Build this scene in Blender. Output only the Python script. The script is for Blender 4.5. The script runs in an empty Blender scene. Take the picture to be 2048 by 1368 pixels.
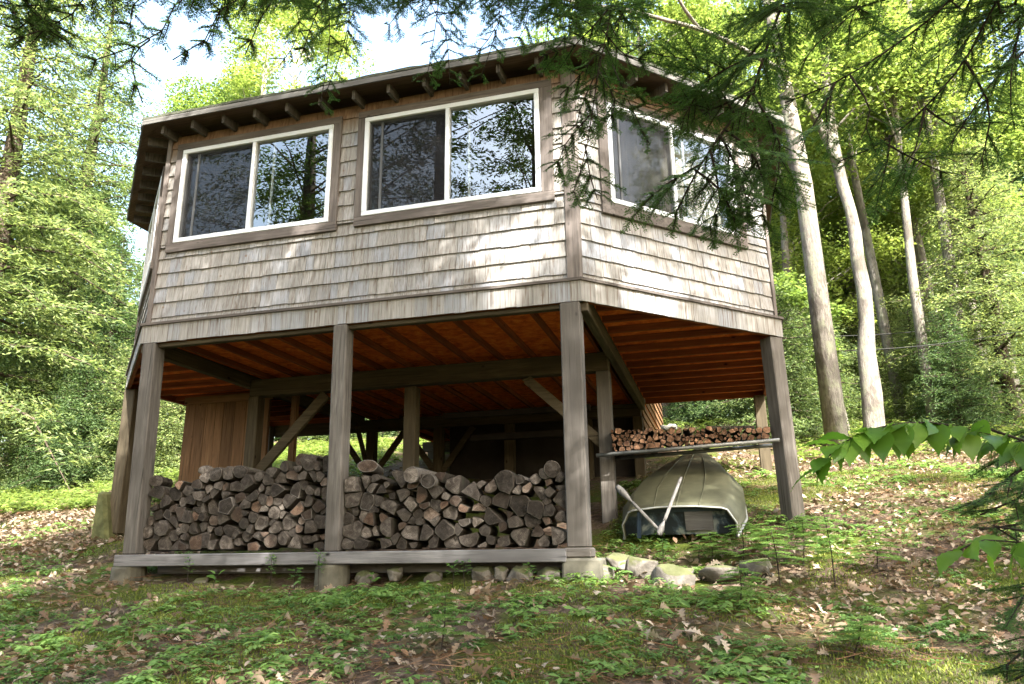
import bpy, math, random
import numpy as np
from mathutils import Vector, Matrix
random.seed(7); RNG = np.random.default_rng(7)
S2 = math.sqrt(.5)
scene = bpy.context.scene
COL = scene.collection
# ------------------------------------------------------------------ camera
FPX = 1492.4; CAM = np.array([1.098, -6.516, -2.246])
_p, _r, _y = math.radians(15.714), math.radians(-0.726), math.radians(-15.223)
_fw = np.array([math.sin(_y)*math.cos(_p), math.cos(_y)*math.cos(_p), math.sin(_p)])
_rt = np.array([math.cos(_y), -math.sin(_y), 0.]); _up = np.cross(_rt, _fw)
_R = _rt*math.cos(_r)+_up*math.sin(_r); _U = -_rt*math.sin(_r)+_up*math.cos(_r)
def ray(u, v): return _R*(u-1024)/FPX-_U*(v-684)/FPX+_fw
def atd(u, v, t): return CAM+ray(u, v)*t
def aty(u, v, Y):
    d = ray(u, v); return CAM+d*(Y-CAM[1])/d[1]
cam = bpy.data.cameras.new('camera'); cam.sensor_width = 36; cam.lens = FPX/2048*36
cam.clip_start = .05; cam.clip_end = 500
co = bpy.data.objects.new('camera', cam); COL.objects.link(co)
co.matrix_world = Matrix([[_R[0], _U[0], -_fw[0], CAM[0]], [_R[1], _U[1], -_fw[1], CAM[1]], [_R[2], _U[2], -_fw[2], CAM[2]], [0, 0, 0, 1]])
scene.camera = co
# ------------------------------------------------------------------ light
SUN = np.array([.44, -.60, .70]); SUN = SUN/np.linalg.norm(SUN)
w = bpy.data.worlds.new('World'); scene.world = w; w.use_nodes = True
nt = w.node_tree; bg = nt.nodes['Background']; sky = nt.nodes.new('ShaderNodeTexSky')
sky.sky_type = 'NISHITA'; sky.sun_disc = False
sky.sun_elevation = math.asin(SUN[2]); sky.sun_rotation = math.atan2(SUN[0], SUN[1])
sky.air_density = 1.6; sky.dust_density = 5.0; sky.ozone_density = 1.0
nt.links.new(sky.outputs[0], bg.inputs[0]); bg.inputs[1].default_value = .15
sl = bpy.data.lights.new('sun', 'SUN'); sl.energy = 5.0; sl.angle = math.radians(.53); sl.color = (1, .955, .88)
so = bpy.data.objects.new('sun', sl); COL.objects.link(so)
so.rotation_euler = Vector(SUN).to_track_quat('Z', 'Y').to_euler(); so.location = Vector(SUN)*40
scene.view_settings.view_transform = 'Standard'; scene.view_settings.look = 'None'
scene.view_settings.exposure = 2.68; scene.view_settings.gamma = 1
scene.cycles.max_bounces = 8; scene.cycles.diffuse_bounces = 4; scene.cycles.transparent_max_bounces = 12
scene.cycles.transmission_bounces = 4; scene.cycles.glossy_bounces = 3
scene.cycles.caustics_reflective = False; scene.cycles.caustics_refractive = False
# ------------------------------------------------------------------ materials
class NT:
    def __init__(s, name):
        s.m = bpy.data.materials.new(name); s.m.use_nodes = True; s.t = s.m.node_tree
        s.p = s.t.nodes['Principled BSDF']; s.out = s.t.nodes['Material Output']
        s.c = s.t.nodes.new('ShaderNodeTexCoord')
    def n(s, t, **kw):
        o = s.t.nodes.new('ShaderNode'+t)
        for k, v in kw.items():
            if k in o.inputs: o.inputs[k].default_value = v
            else: setattr(o, k, v)
        return o
    def l(s, a, b): s.t.links.new(a, b)
    def noise(s, scale=(1, 1, 1), sc=1., detail=4., rough=.6, dist=0., rand=False, coord='Object'):
        mp = s.n('Mapping'); mp.inputs['Scale'].default_value = scale
        s.l(s.c.outputs[coord], mp.inputs['Vector'])
        if rand:
            oi = s.n('ObjectInfo'); ml = s.n('Math', operation='MULTIPLY'); ml.inputs[1].default_value = 50
            s.l(oi.outputs['Random'], ml.inputs[0]); cb = s.n('CombineXYZ')
            for i in range(3): s.l(ml.outputs[0], cb.inputs[i])
            s.l(cb.outputs[0], mp.inputs['Location'])
        nz = s.n('TexNoise'); nz.inputs['Scale'].default_value = sc; nz.inputs['Detail'].default_value = detail
        nz.inputs['Roughness'].default_value = rough; nz.inputs['Distortion'].default_value = dist
        s.l(mp.outputs[0], nz.inputs['Vector']); return nz.outputs['Fac']
    def ramp(s, fac, stops):
        r = s.n('ValToRGB'); e = r.color_ramp.elements
        while len(e) < len(stops): e.new(.5)
        for x, (pos, c) in zip(e, stops):
            x.position = pos; x.color = (*c, 1) if len(c) == 3 else c
        s.l(fac, r.inputs[0]); return r.outputs[0]
    def mix(s, f, a, b, mode='MIX'):
        m = s.n('Mix', data_type='RGBA', blend_type=mode)
        for k, x in ((0, f), (6, a), (7, b)):
            if isinstance(x, bpy.types.NodeSocket): s.l(x, m.inputs[k])
            else: m.inputs[k].default_value = x if k == 0 else (*x, 1)
        return m.outputs[2]
    def bump(s, h, st=.3, d=.01):
        b = s.n('Bump'); b.inputs['Strength'].default_value = st; b.inputs['Distance'].default_value = d
        s.l(h, b.inputs['Height']); s.l(b.outputs[0], s.p.inputs['Normal'])
    def fin(s, col, rough=.8, spec=.25):
        if isinstance(col, bpy.types.NodeSocket): s.l(col, s.p.inputs['Base Color'])
        else: s.p.inputs['Base Color'].default_value = (*col, 1)
        s.p.inputs['Roughness'].default_value = rough; s.p.inputs['Specular IOR Level'].default_value = spec
        return s.m
def wood(name, axis, dark, mid, light, island=.35, bump=.35):
    t = NT(name); sc = [16., 16., 16.]; sc[axis] = 1.1
    g = t.noise(sc, 2.2, 6, .65, .4); big = t.noise([2.2 if i != axis else .5 for i in range(3)], 1.6, 3)
    c = t.ramp(g, [(.30, dark), (.5, mid), (.72, light)])
    c = t.mix(t.ramp(big, [(.35, (0, 0, 0)), (.7, (1, 1, 1))]), c, tuple(x*.62 for x in mid))
    geo = t.n('NewGeometry'); r = t.ramp(geo.outputs['Random Per Island'], [(0, (1-island,)*3), (1, (1.15,)*3)])
    c = t.mix(1., c, r, 'MULTIPLY')
    kn = t.n('TexVoronoi'); kn.inputs['Scale'].default_value = 3.1
    mp = t.n('Mapping'); mp.inputs['Scale'].default_value = [1.6 if i != axis else .9 for i in range(3)]
    t.l(t.c.outputs['Object'], mp.inputs[0]); t.l(mp.outputs[0], kn.inputs['Vector'])
    k = t.ramp(kn.outputs['Distance'], [(.035, (1, 1, 1)), (.10, (0, 0, 0))])
    c = t.mix(k, c, tuple(x*.25 for x in dark)); s3 = [34., 34., 34.]; s3[axis] = .55; k2 = t.ramp(t.noise(s3, 1.7, 3, .5, .2), [(.63, (0, 0, 0)), (.70, (.85,)*3)])
    c = t.mix(k2, c, tuple(x*.16 for x in mid)); t.bump(g, bump, .004); return t.fin(c, .85, .15)
GREY = ((.07, .067, .068), (.145, .141, .143), (.22, .215, .215))
POST = ((.05, .044, .039), (.105, .095, .085), (.17, .156, .142))
def trio(name, tones): return [wood(name+'_'+'xyz'[i], i, *tones) for i in range(3)]
WG = trio('weathered_wood', GREY); WP = trio('post_wood', POST)
WJ = trio('joist_wood', ((.13, .038, .014), (.22, .064, .023), (.30, .098, .038)))
WI = trio('inner_timber', ((.035, .028, .018), (.07, .057, .037), (.11, .09, .062)))
WD = trio('closet_wood', ((.10, .055, .028), (.175, .098, .05), (.235, .14, .075)))
WB = trio('trim_wood', ((.062, .053, .048), (.125, .108, .099), (.19, .168, .155)))
WE = trio('eave_wood', ((.06, .038, .025), (.11, .07, .045), (.16, .11, .07)))
WF = trio('pale_edge_wood', ((.08, .077, .072), (.15, .146, .138), (.22, .215, .20)))
def shingle_mat(name, brown_band=True, streak=1.0):
    t = NT(name)
    st = t.noise((30, 30, 1.3), 1.5, 6, .7, .3)
    blot = t.noise((3, 3, 2.2), 1.2, 4, .6)
    base = t.ramp(st, [(.25, (.125, .130, .142)), (.47, (.232, .241, .262)), (.75, (.335, .345, .366))])
    tan = t.ramp(st, [(.25, (.15, .138, .122)), (.5, (.26, .248, .232)), (.75, (.35, .336, .315))])
    geo = t.n('NewGeometry')
    ri = geo.outputs['Random Per Island']
    ad = t.n('Math', operation='ADD'); t.l(ri, ad.inputs[0]); t.l(blot, ad.inputs[1])
    c = t.mix(t.ramp(ad.outputs[0], [(.55, (0, 0, 0)), (1.0, (.9,)*3)]), base, tan)
    wn = t.n('TexWhiteNoise', noise_dimensions='1D'); t.l(ri, wn.inputs['W'])
    c = t.mix(1., c, t.ramp(wn.outputs['Value'], [(0, (.87,)*3), (.8, (1.02,)*3), (1, (1.09,)*3)]), 'MULTIPLY')
    s2 = t.noise((55, 55, 1.1), 1.3, 3, .5)
    c = t.mix(t.ramp(s2, [(.56, (0, 0, 0)), (.70, (min(1, .8*streak),)*3)]), c, (.12, .09, .07))
    s4 = t.noise((17, 17, .9), 1.5, 4, .7, .2); c = t.mix(t.ramp(s4, [(.54, (0, 0, 0)), (.66, (min(.85, .45*streak*streak),)*3)]), c, (.10, .072, .05))
    kn = t.n('TexVoronoi'); kn.inputs['Scale'].default_value = 4.3; t.l(t.c.outputs['Object'], kn.inputs['Vector'])
    c = t.mix(t.ramp(kn.outputs['Distance'], [(.04, (.8,)*3), (.085, (0, 0, 0))]), c, (.13, .085, .055))
    if brown_band:      # mixes to brown towards the top of the walls
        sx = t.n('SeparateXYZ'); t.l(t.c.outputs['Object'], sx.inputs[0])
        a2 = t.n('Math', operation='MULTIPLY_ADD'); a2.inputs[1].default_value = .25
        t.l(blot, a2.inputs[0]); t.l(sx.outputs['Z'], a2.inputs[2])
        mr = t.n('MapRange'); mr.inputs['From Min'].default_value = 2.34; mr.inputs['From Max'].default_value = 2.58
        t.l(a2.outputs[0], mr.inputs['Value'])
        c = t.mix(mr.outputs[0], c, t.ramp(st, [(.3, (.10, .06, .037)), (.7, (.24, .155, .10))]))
    t.bump(st, .4, .003); return t.fin(c, .85, .15)
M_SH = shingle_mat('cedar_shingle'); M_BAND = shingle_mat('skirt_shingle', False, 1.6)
def plain(name, col, rough=.7, spec=.3, nz=0., nsc=8., bump=0., metal=0.):
    t = NT(name); c = col
    if nz:
        f = t.noise((1, 1, 1), nsc, 5, .6, .2, True)
        c = t.ramp(f, [(.3, tuple(x*(1-nz) for x in col)), (.7, tuple(min(1, x*(1+nz)) for x in col))])
        if bump: t.bump(f, bump, .01)
    m = t.fin(c, rough, spec); t.p.inputs['Metallic'].default_value = metal; return m
M_VINYL = plain('white_vinyl', (.66, .69, .73), .35, .4, .03, 3)
M_CONC = plain('concrete', (.085, .08, .062), .9, .2, .5, 6, .6)
M_ROOF = plain('asphalt_roof', (.07, .075, .055), .95, .1, .4, 30, .6)
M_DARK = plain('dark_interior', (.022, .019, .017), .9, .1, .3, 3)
M_STEEL = plain('dull_steel', (.16, .165, .16), .5, .5, .4, 12, .2, .6)
M_WIRE = plain('black_cable', (.02, .02, .02), .6, .3)
M_CURT = plain('beige_curtain', (.42, .39, .34), .9, .1, .12, 4)
M_WHITEP = plain('white_plastic', (.7, .7, .72), .4, .4, .1, 8)
def insul():
    t = NT('orange_subfloor'); f = t.noise((1, 1, 1), 9, 6, .65, .6)
    c = t.ramp(f, [(.3, (.30, .058, .012)), (.5, (.58, .125, .022)), (.72, (.72, .22, .045))])
    t.bump(f, .8, .03); return t.fin(c, .9, .1)
M_INS = insul()
def glass(name, rmin, tint):
    t = NT(name); tr = t.n('BsdfTransparent'); tr.inputs[0].default_value = (*tint, 1)
    gl = t.n('BsdfGlossy'); gl.inputs['Roughness'].default_value = 0.; gl.inputs[0].default_value = (.93, .97, 1, 1)
    lw = t.n('LayerWeight'); lw.inputs[0].default_value = .25
    mr = t.n('MapRange'); mr.inputs['To Min'].default_value = rmin; mr.inputs['To Max'].default_value = .9
    t.l(lw.outputs['Fresnel'], mr.inputs['Value'])
    wav = t.noise((1, 1, 1), 1.7, 1); b = t.n('Bump'); b.inputs['Strength'].default_value = .02; b.inputs['Distance'].default_value = .015
    t.l(wav, b.inputs['Height']); t.l(b.outputs[0], gl.inputs['Normal'])
    mx = t.n('MixShader'); t.l(mr.outputs[0], mx.inputs[0]); t.l(tr.outputs[0], mx.inputs[1]); t.l(gl.outputs[0], mx.inputs[2])
    t.l(mx.outputs[0], t.out.inputs[0]); return t.m
M_GLASS = glass('window_glass', .17, (.75, .78, .78))
def screen():
    t = NT('insect_screen'); tr = t.n('BsdfTransparent'); mx = t.n('MixShader'); mx.inputs[0].default_value = .62
    t.fin((.012, .012, .014), .7, .15); t.l(tr.outputs[0], mx.inputs[1]); t.l(t.p.outputs[0], mx.inputs[2]); t.l(mx.outputs[0], t.out.inputs[0]); return t.m
M_SCREEN = screen()
def leafmat(name, cols, trans=.45, rough=.5, spec=.25, tcol=1.6, obj=.0):
    t = NT(name); geo = t.n('NewGeometry'); r = geo.outputs['Random Per Island']
    n = len(cols); c = t.ramp(r, [(i/(n-1), k) for i, k in enumerate(cols)])
    if obj:
        oi = t.n('ObjectInfo'); c = t.mix(1., c, t.ramp(oi.outputs['Random'], [(0, (1-obj, 1-obj*.7, 1-obj)), (1, (1+obj, 1+obj*.6, 1))]), 'MULTIPLY')
    t.fin(c, rough, spec); tl = t.n('BsdfTranslucent')
    t.l(t.mix(1., c, (tcol*1.0, tcol*1.02, tcol*.7), 'MULTIPLY'), tl.inputs[0])
    mx = t.n('MixShader'); mx.inputs[0].default_value = trans
    t.l(t.p.outputs[0], mx.inputs[1]); t.l(tl.outputs[0], mx.inputs[2]); t.l(mx.outputs[0], t.out.inputs[0]); return t.m
M_NEEDLE = leafmat('hemlock_needles', [(.03, .065, .018), (.052, .105, .026), (.08, .15, .036)], .40)
M_HEM = leafmat('far_hemlock_foliage', [(.05, .083, .043), (.088, .132, .062), (.14, .192, .09), (.205, .252, .125)], .48, obj=.38)
M_DEC = leafmat('broad_leaf_foliage', [(.095, .148, .042), (.15, .208, .058), (.215, .275, .085)], .5, obj=.2)
M_CAN = leafmat('shade_foliage', [(.03, .06, .015), (.05, .09, .02), (.07, .12, .025)], .35)
M_BEECH = leafmat('beech_leaves', [(.06, .14, .015), (.085, .18, .02), (.12, .22, .025)], .5, .38, .4)
M_HERB = leafmat('herb_leaves', [(.06, .13, .035), (.09, .17, .045), (.125, .21, .06)], .42)
M_SEED = leafmat('seedling_needles', [(.09, .165, .045), (.14, .235, .06), (.19, .29, .08)], .42)
M_MOSS = leafmat('moss_blades', [(.05, .075, .014), (.10, .13, .02), (.18, .20, .035)], .3)
M_FERN = leafmat('fern_fronds', [(.09, .14, .035), (.14, .19, .05), (.20, .245, .07)], .45)
M_LITTER = leafmat('dead_leaves', [(.09, .058, .036), (.175, .125, .084), (.255, .20, .145), (.34, .285, .22), (.155, .085, .045), (.215, .165, .118)], .2, .7, .2, 1.2)
def barkmat(name, a, b, c, lich=None):
    t = NT(name); f = t.noise((13, 13, 2.6), 2.4, 7, .75, .6); col = t.ramp(f, [(.3, a), (.5, b), (.7, c)])
    if lich:
        g = t.noise((3.5, 3.5, 2.2), 2.4, 5, .65); col = t.mix(t.ramp(g, [(.5, (0, 0, 0)), (.58, (.85,)*3)]), col, lich); g2 = t.noise((2, 2, 1.2), 1.6, 4, .6); col = t.mix(t.ramp(g2, [(.5, (0, 0, 0)), (.62, (.7,)*3)]), col, a)
    t.bump(f, .9, .03); return t.fin(col, .9, .1)
M_BARK = barkmat('hemlock_bark', (.03, .024, .018), (.07, .055, .042), (.13, .10, .08))
M_OAKB = barkmat('grey_bark', (.07, .06, .052), (.17, .155, .137), (.30, .28, .25), (.20, .205, .15))
M_BIRCH = barkmat('pale_bark', (.30, .27, .24), (.47, .44, .40), (.60, .57, .53))
M_TWIG = barkmat('twig_bark', (.015, .012, .01), (.035, .028, .022), (.06, .05, .04))
def endgrain():
    t = NT('log_end'); oi = t.n('ObjectInfo')
    f = t.noise((1, .2, 1), 16, 5, .7, .8, True); g = t.noise((1, .2, 1), 60, 3, .6, 0, True); big = t.noise((1, .3, 1), 7, 3, .6, 0, True)
    c = t.ramp(f, [(.28, (.020, .016, .013)), (.5, (.064, .054, .046)), (.74, (.165, .146, .128))])
    warm = t.ramp(f, [(.3, (.07, .038, .024)), (.55, (.15, .095, .066)), (.75, (.24, .18, .13))])
    c = t.mix(t.ramp(oi.outputs['Random'], [(.76, (0, 0, 0)), (.9, (.5,)*3), (1, (.85,)*3)]), c, warm)
    wn = t.n('TexWhiteNoise', noise_dimensions='1D'); t.l(oi.outputs['Random'], wn.inputs['W'])
    c = t.mix(1., c, t.ramp(wn.outputs['Value'], [(0, (.35,)*3), (.5, (.75,)*3), (.85, (1.15,)*3), (1, (1.9,)*3)]), 'MULTIPLY')
    c = t.mix(t.ramp(big, [(.52, (0, 0, 0)), (.66, (.75,)*3)]), c, (.03, .025, .021))
    c = t.mix(t.ramp(g, [(.58, (0, 0, 0)), (.7, (.8,)*3)]), c, (.06, .05, .04))
    wv = t.n('TexWave', wave_type='RINGS', rings_direction='Y'); wv.inputs['Scale'].default_value = 26; wv.inputs['Distortion'].default_value = 5; wv.inputs['Detail'].default_value = 3; wv.inputs['Detail Scale'].default_value = 1.5; t.l(t.c.outputs['Object'], wv.inputs['Vector'])
    c = t.mix(1., c, t.ramp(wv.outputs['Fac'], [(.1, (.66,)*3), (.6, (1.08,)*3)]), 'MULTIPLY')
    t.bump(f, .9, .012); return t.fin(c, .9, .1)
M_END = endgrain()
M_LBARK = barkmat('log_bark', (.025, .021, .018), (.06, .05, .041), (.12, .103, .088), (.07, .07, .05))
M_LPALE = barkmat('log_birch_bark', (.06, .052, .044), (.12, .108, .095), (.19, .175, .158))
def rockmat():
    t = NT('field_stone'); f = t.noise((1, 1, 1), 9, 7, .7, .3, True); c = t.ramp(f, [(.3, (.05, .044, .036)), (.5, (.115, .104, .09)), (.72, (.215, .2, .177))])
    sp = t.noise((1, 1, 1), 70, 2); c = t.mix(t.ramp(sp, [(.58, (0, 0, 0)), (.68, (.7,)*3)]), c, (.10, .09, .08))
    geo = t.n('NewGeometry'); sx = t.n('SeparateXYZ'); t.l(geo.outputs['Normal'], sx.inputs[0])
    ms = t.noise((1, 1, 1), 6, 4, .6, 0, True); ad = t.n('Math', operation='ADD'); t.l(sx.outputs['Z'], ad.inputs[0]); t.l(ms, ad.inputs[1])
    c = t.mix(t.ramp(ad.outputs[0], [(1.30/1.5, (0, 0, 0)), (1.0, (.75,)*3)]), c, (.07, .08, .025))
    t.bump(f, .8, .02); return t.fin(c, .9, .15)
M_ROCK = rockmat()
def groundmat():
    t = NT('forest_floor'); a = t.noise((1, 1, 1), 1.1, 5, .65, .4); b = t.noise((1, 1, 1), 14, 6, .7, .5); d = t.noise((1, 1, 1), 45, 4, .7)
    duff = t.ramp(b, [(.3, (.04, .026, .018)), (.5, (.10, .07, .05)), (.72, (.20, .15, .112))])
    moss = t.ramp(d, [(.3, (.03, .045, .01)), (.55, (.075, .10, .016)), (.75, (.14, .155, .03))])
    c = t.mix(t.ramp(a, [(.46, (0, 0, 0)), (.58, (1, 1, 1))]), duff, moss)
    ad = t.n('Math', operation='ADD'); t.l(b, ad.inputs[0]); t.l(d, ad.inputs[1])
    t.bump(ad.outputs[0], .9, .04); return t.fin(c, .95, .1)
M_GROUND = groundmat()
def boatmat():
    t = NT('drab_hull_paint'); f = t.noise((1, 1, 1), 5, 6, .65, .4); g = t.noise((2, 14, 2), 4, 4, .6)
    c = t.ramp(f, [(.3, (.04, .041, .022)), (.55, (.068, .068, .039)), (.75, (.10, .10, .062))])
    c = t.mix(t.ramp(g, [(.55, (0, 0, 0)), (.7, (.6,)*3)]), c, (.065, .066, .04)); t.bump(f, .1, .01); return t.fin(c, .6, .35)
M_HULL = boatmat()
def transom():
    t = NT('worn_blue_transom'); f = t.noise((1, 1, 1), 2.6, 5, .6, .5)
    c = t.ramp(f, [(.46, (.010, .015, .022)), (.51, (.035, .055, .075)), (.56, (.18, .205, .20)), (.7, (.24, .26, .25))])
    return t.fin(c, .5, .4)
M_TRANS = transom()
M_ALU = plain('bare_aluminium', (.30, .31, .30), .45, .5, .2, 9, 0, .4)
M_BLUE = plain('dark_blue_paint', (.018, .03, .05), .45, .4, .3, 6)
M_OAR = wood('oar_wood', 2, (.13, .125, .118), (.22, .212, .205), (.31, .30, .29))
# ------------------------------------------------------------------ mesh helpers
class MB:
    def __init__(s): s.v = []; s.f = []; s.m = []; s.n = 0
    def add(s, v, f, m=0):
        b = s.n; s.v.extend([tuple(map(float, x)) for x in v]); s.n += len(v)
        s.f.extend([tuple(i+b for i in q) for q in f]); s.m.extend([m]*len(f) if isinstance(m, int) else m); return s
    def hexa(s, c, m=0):        # 8 corners: bottom 4 ccw, top 4 ccw
        return s.add(c, [(3, 2, 1, 0), (4, 5, 6, 7), (0, 1, 5, 4), (1, 2, 6, 5), (2, 3, 7, 6), (3, 0, 4, 7)], m)
    def box(s, x0, x1, y0, y1, z0, z1, m=0):
        return s.hexa([(x0, y0, z0), (x1, y0, z0), (x1, y1, z0), (x0, y1, z0), (x0, y0, z1), (x1, y0, z1), (x1, y1, z1), (x0, y1, z1)], m)
    def beam(s, a, b, wd, ht, up=(0, 0, 1), m=0):
        a = np.array(a, float); b = np.array(b, float); d = (b-a)/np.linalg.norm(b-a); u = np.array(up, float)
        sd = np.cross(d, u); sd /= np.linalg.norm(sd); u = np.cross(sd, d); q = []
        for o in (a, b):
            q += [o-sd*wd/2-u*ht/2, o+sd*wd/2-u*ht/2, o+sd*wd/2+u*ht/2, o-sd*wd/2+u*ht/2]
        return s.hexa(q, m)
    def tube(s, pts, rad, n=8, m=0, cap=True):
        pts = [np.array(p, float) for p in pts]; rs = []; k = len(pts); ref = np.array([.31, .17, .93])
        for i, p in enumerate(pts):
            d = pts[min(i+1, k-1)]-pts[max(i-1, 0)]; d /= np.linalg.norm(d)+1e-9
            a = np.cross(d, ref); a /= np.linalg.norm(a)+1e-9; b = np.cross(d, a)
            r = rad[i] if hasattr(rad, '__len__') else rad
            rs += [p+r*(a*math.cos(t)+b*math.sin(t)) for t in [2*math.pi*j/n for j in range(n)]]
        f = [(i*n+j, i*n+(j+1) % n, (i+1)*n+(j+1) % n, (i+1)*n+j) for i in range(k-1) for j in range(n)]
        if cap: f += [tuple(range(n-1, -1, -1)), tuple((k-1)*n+j for j in range(n))]
        return s.add(rs, f, m)
    def quads(s, Q, m=0):       # Q: (N,4,3) array
        s._q = getattr(s, '_q', []); s._q.append((np.asarray(Q, np.float32), m)); return s
    def build(s, name, mats, parent=None, smooth=False, bevel=0):
        me = bpy.data.meshes.new(name); mats = mats if isinstance(mats, (list, tuple)) else [mats]
        if getattr(s, '_q', None):
            Q = np.concatenate([q for q, _ in s._q]); mi = np.concatenate([np.full(len(q), m, np.int32) for q, m in s._q])
            nv0 = len(s.v); V = np.concatenate([np.array(s.v, np.float32).reshape(-1, 3), Q.reshape(-1, 3)])
            lt = np.array([len(f) for f in s.f]+[4]*len(Q), np.int32); ls = np.concatenate([[0], np.cumsum(lt)[:-1]]).astype(np.int32)
            li = np.concatenate([np.array([i for f in s.f for i in f], np.int32), np.arange(nv0, nv0+4*len(Q), dtype=np.int32)])
            me.vertices.add(len(V)); me.vertices.foreach_set('co', V.ravel()); me.loops.add(len(li)); me.loops.foreach_set('vertex_index', li)
            me.polygons.add(len(lt)); me.polygons.foreach_set('loop_start', ls); me.polygons.foreach_set('loop_total', lt)
            me.polygons.foreach_set('material_index', np.concatenate([np.array(s.m, np.int32), mi]).astype(np.int32)); me.update(calc_edges=True)
        else:
            me.from_pydata(s.v, [], s.f)
            me.polygons.foreach_set('material_index', s.m)
        for m in mats: me.materials.append(m)
        if smooth: me.polygons.foreach_set('use_smooth', [True]*len(me.polygons))
        me.update(); o = bpy.data.objects.new(name, me); COL.objects.link(o)
        if parent: attach(o, parent)
        if bevel:
            bv = o.modifiers.new('bevel', 'BEVEL'); bv.width = bevel; bv.segments = 1; bv.limit_method = 'ANGLE'
        return o
ROOTLOC = {}
def attach(o, parent):
    o.parent = parent; q = parent
    while q.parent: q = q.parent
    if parent.type == 'EMPTY': o.matrix_parent_inverse = Matrix.Translation(-Vector(parent.location)) if parent.get('world_parts') else Matrix()
def tag(o, label=None, cat=None, group=None, kind=None):
    if label: o['label'] = label
    if cat: o['category'] = cat
    if group: o['group'] = group
    if kind: o['kind'] = kind
    return o
def thing(name, loc, label, cat, group=None, world=True):
    o = bpy.data.objects.new(name, None); COL.objects.link(o); o.location = loc; o.empty_display_size = .2
    if world: o['world_parts'] = 1
    return tag(o, label, cat, group)
def copy_tree(o, parent=None):
    c = o.copy(); COL.objects.link(c); c.parent = parent
    for ch in list(o.children):
        copy_tree(ch, c)
    return c
# value noise used for the terrain and the patches of moss
_G = RNG.random((256, 256))
def vnoise(x, y):
    x = np.asarray(x, float)+500; y = np.asarray(y, float)+500; xi = np.floor(x).astype(int); yi = np.floor(y).astype(int)
    fx = x-xi; fy = y-yi; fx = fx*fx*(3-2*fx); fy = fy*fy*(3-2*fy); g = lambda a, b: _G[a % 256, b % 256]
    return (g(xi, yi)*(1-fx)+g(xi+1, yi)*fx)*(1-fy)+(g(xi, yi+1)*(1-fx)+g(xi+1, yi+1)*fx)*fy
def ground_z(x, y):
    x = np.asarray(x, float); y = np.asarray(y, float)
    z = np.where(y > 0, -2.5+.26*np.minimum(y, 14)+.17*np.maximum(y-14, 0)*np.exp(-np.maximum(y-14, 0)/60), -2.5+.2*y)
    z = z+.07*(vnoise(x*.9, y*.9)-.5)+.10*(vnoise(x*.35+7, y*.35)-.5)+.035*(vnoise(x*3.1, y*3.1)-.5)
    z = z+.16*np.clip(vnoise(x*1.0+3, y*1.3+9)*.6+vnoise(x*2.6, y*3.1+4)*.4-.52+np.where(x < .3, -.05, .0), 0, .25)*np.clip((6-np.abs(y))/3, 0, 1)
    # the bank in front of the stone row and the mound on the right
    z = z+.10*np.exp(-((x-3.2)**2/3+(y-2.5)**2/2.5))-.05*np.exp(-((x+2.5)**2/6+(y-1.)**2/.8))
    return z
def gz(x, y): return float(ground_z(x, y))
# ------------------------------------------------------------------ ground
def grid(xs, ys):
    X, Y = np.meshgrid(xs, ys, indexing='ij'); Z = ground_z(X, Y); n, m = X.shape
    V = np.stack([X, Y, Z], -1).reshape(-1, 3); I = np.arange(n*m).reshape(n, m)
    F = np.stack([I[:-1, :-1], I[1:, :-1], I[1:, 1:], I[:-1, 1:]], -1).reshape(-1, 4); return V, F
xs = np.concatenate([np.linspace(-160, -14, 30), np.arange(-13.9, 9, .09), np.linspace(9.2, 120, 26)])
ys = np.concatenate([np.linspace(-90, -9, 20), np.arange(-8.9, 9, .09), np.linspace(9.2, 200, 40)])
V, F = grid(xs, ys); me = bpy.data.meshes.new('ground'); me.from_pydata(V.tolist(), [], F.tolist()); me.materials.append(M_GROUND)
me.polygons.foreach_set('use_smooth', [True]*len(me.polygons)); go = bpy.data.objects.new('ground', me); COL.objects.link(go); go['kind'] = 'structure'
# ------------------------------------------------------------------ cabin on posts
cabin = thing('cabin', (-2.45, 2.7, -2.5), 'weathered cedar shingled cabin with angled corners standing on tall timber posts', 'cabin')
W = 4.9; D = 1.91; SL = 5.39
PLAN = [(-W-D, SL), (-W-D, D), (-W, 0), (0, 0), (D, D), (D, SL)]        # left side, left angle, front, right angle, right side
def off(i):       # the plan moved outward by i (mitred corners)
    P = [np.array(p) for p in PLAN]; out = []
    ns = []
    for a, b in zip(P[:-1], P[1:]):
        d = (b-a)/np.linalg.norm(b-a); ns.append(np.array([d[1], -d[0]]))
    for k, p in enumerate(P):
        if k == 0: out.append(p+ns[0]*i)
        elif k == len(P)-1: out.append(p+ns[-1]*i)
        else:
            n = ns[k-1]+ns[k]; n = n/np.linalg.norm(n); out.append(p+n*i/np.dot(n, ns[k]))
    return out
class Face:
    def __init__(s, k):
        s.a = np.array(PLAN[k]); s.b = np.array(PLAN[k+1]); s.L = np.linalg.norm(s.b-s.a); s.d = (s.b-s.a)/s.L; s.n = np.array([s.d[1], -s.d[0]])
    def P(s, t, z, o):
        q = s.a+s.d*t+s.n*o; return (q[0], q[1], z)
    def box(s, mb, s0, s1, z0, z1, o0, o1, m=0, ends=(0, 0)):      # o0 inner, o1 outer
        return mb.hexa([s.P(s0, z0, o1), s.P(s1, z0, o1), s.P(s1, z0, o0), s.P(s0, z0, o0), s.P(s0, z1, o1), s.P(s1, z1, o1), s.P(s1, z1, o0), s.P(s0, z1, o0)], m)
FL, FA, FF, FR, FS = [Face(k) for k in range(5)]
WT = 2.52                      # top of the walls
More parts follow.
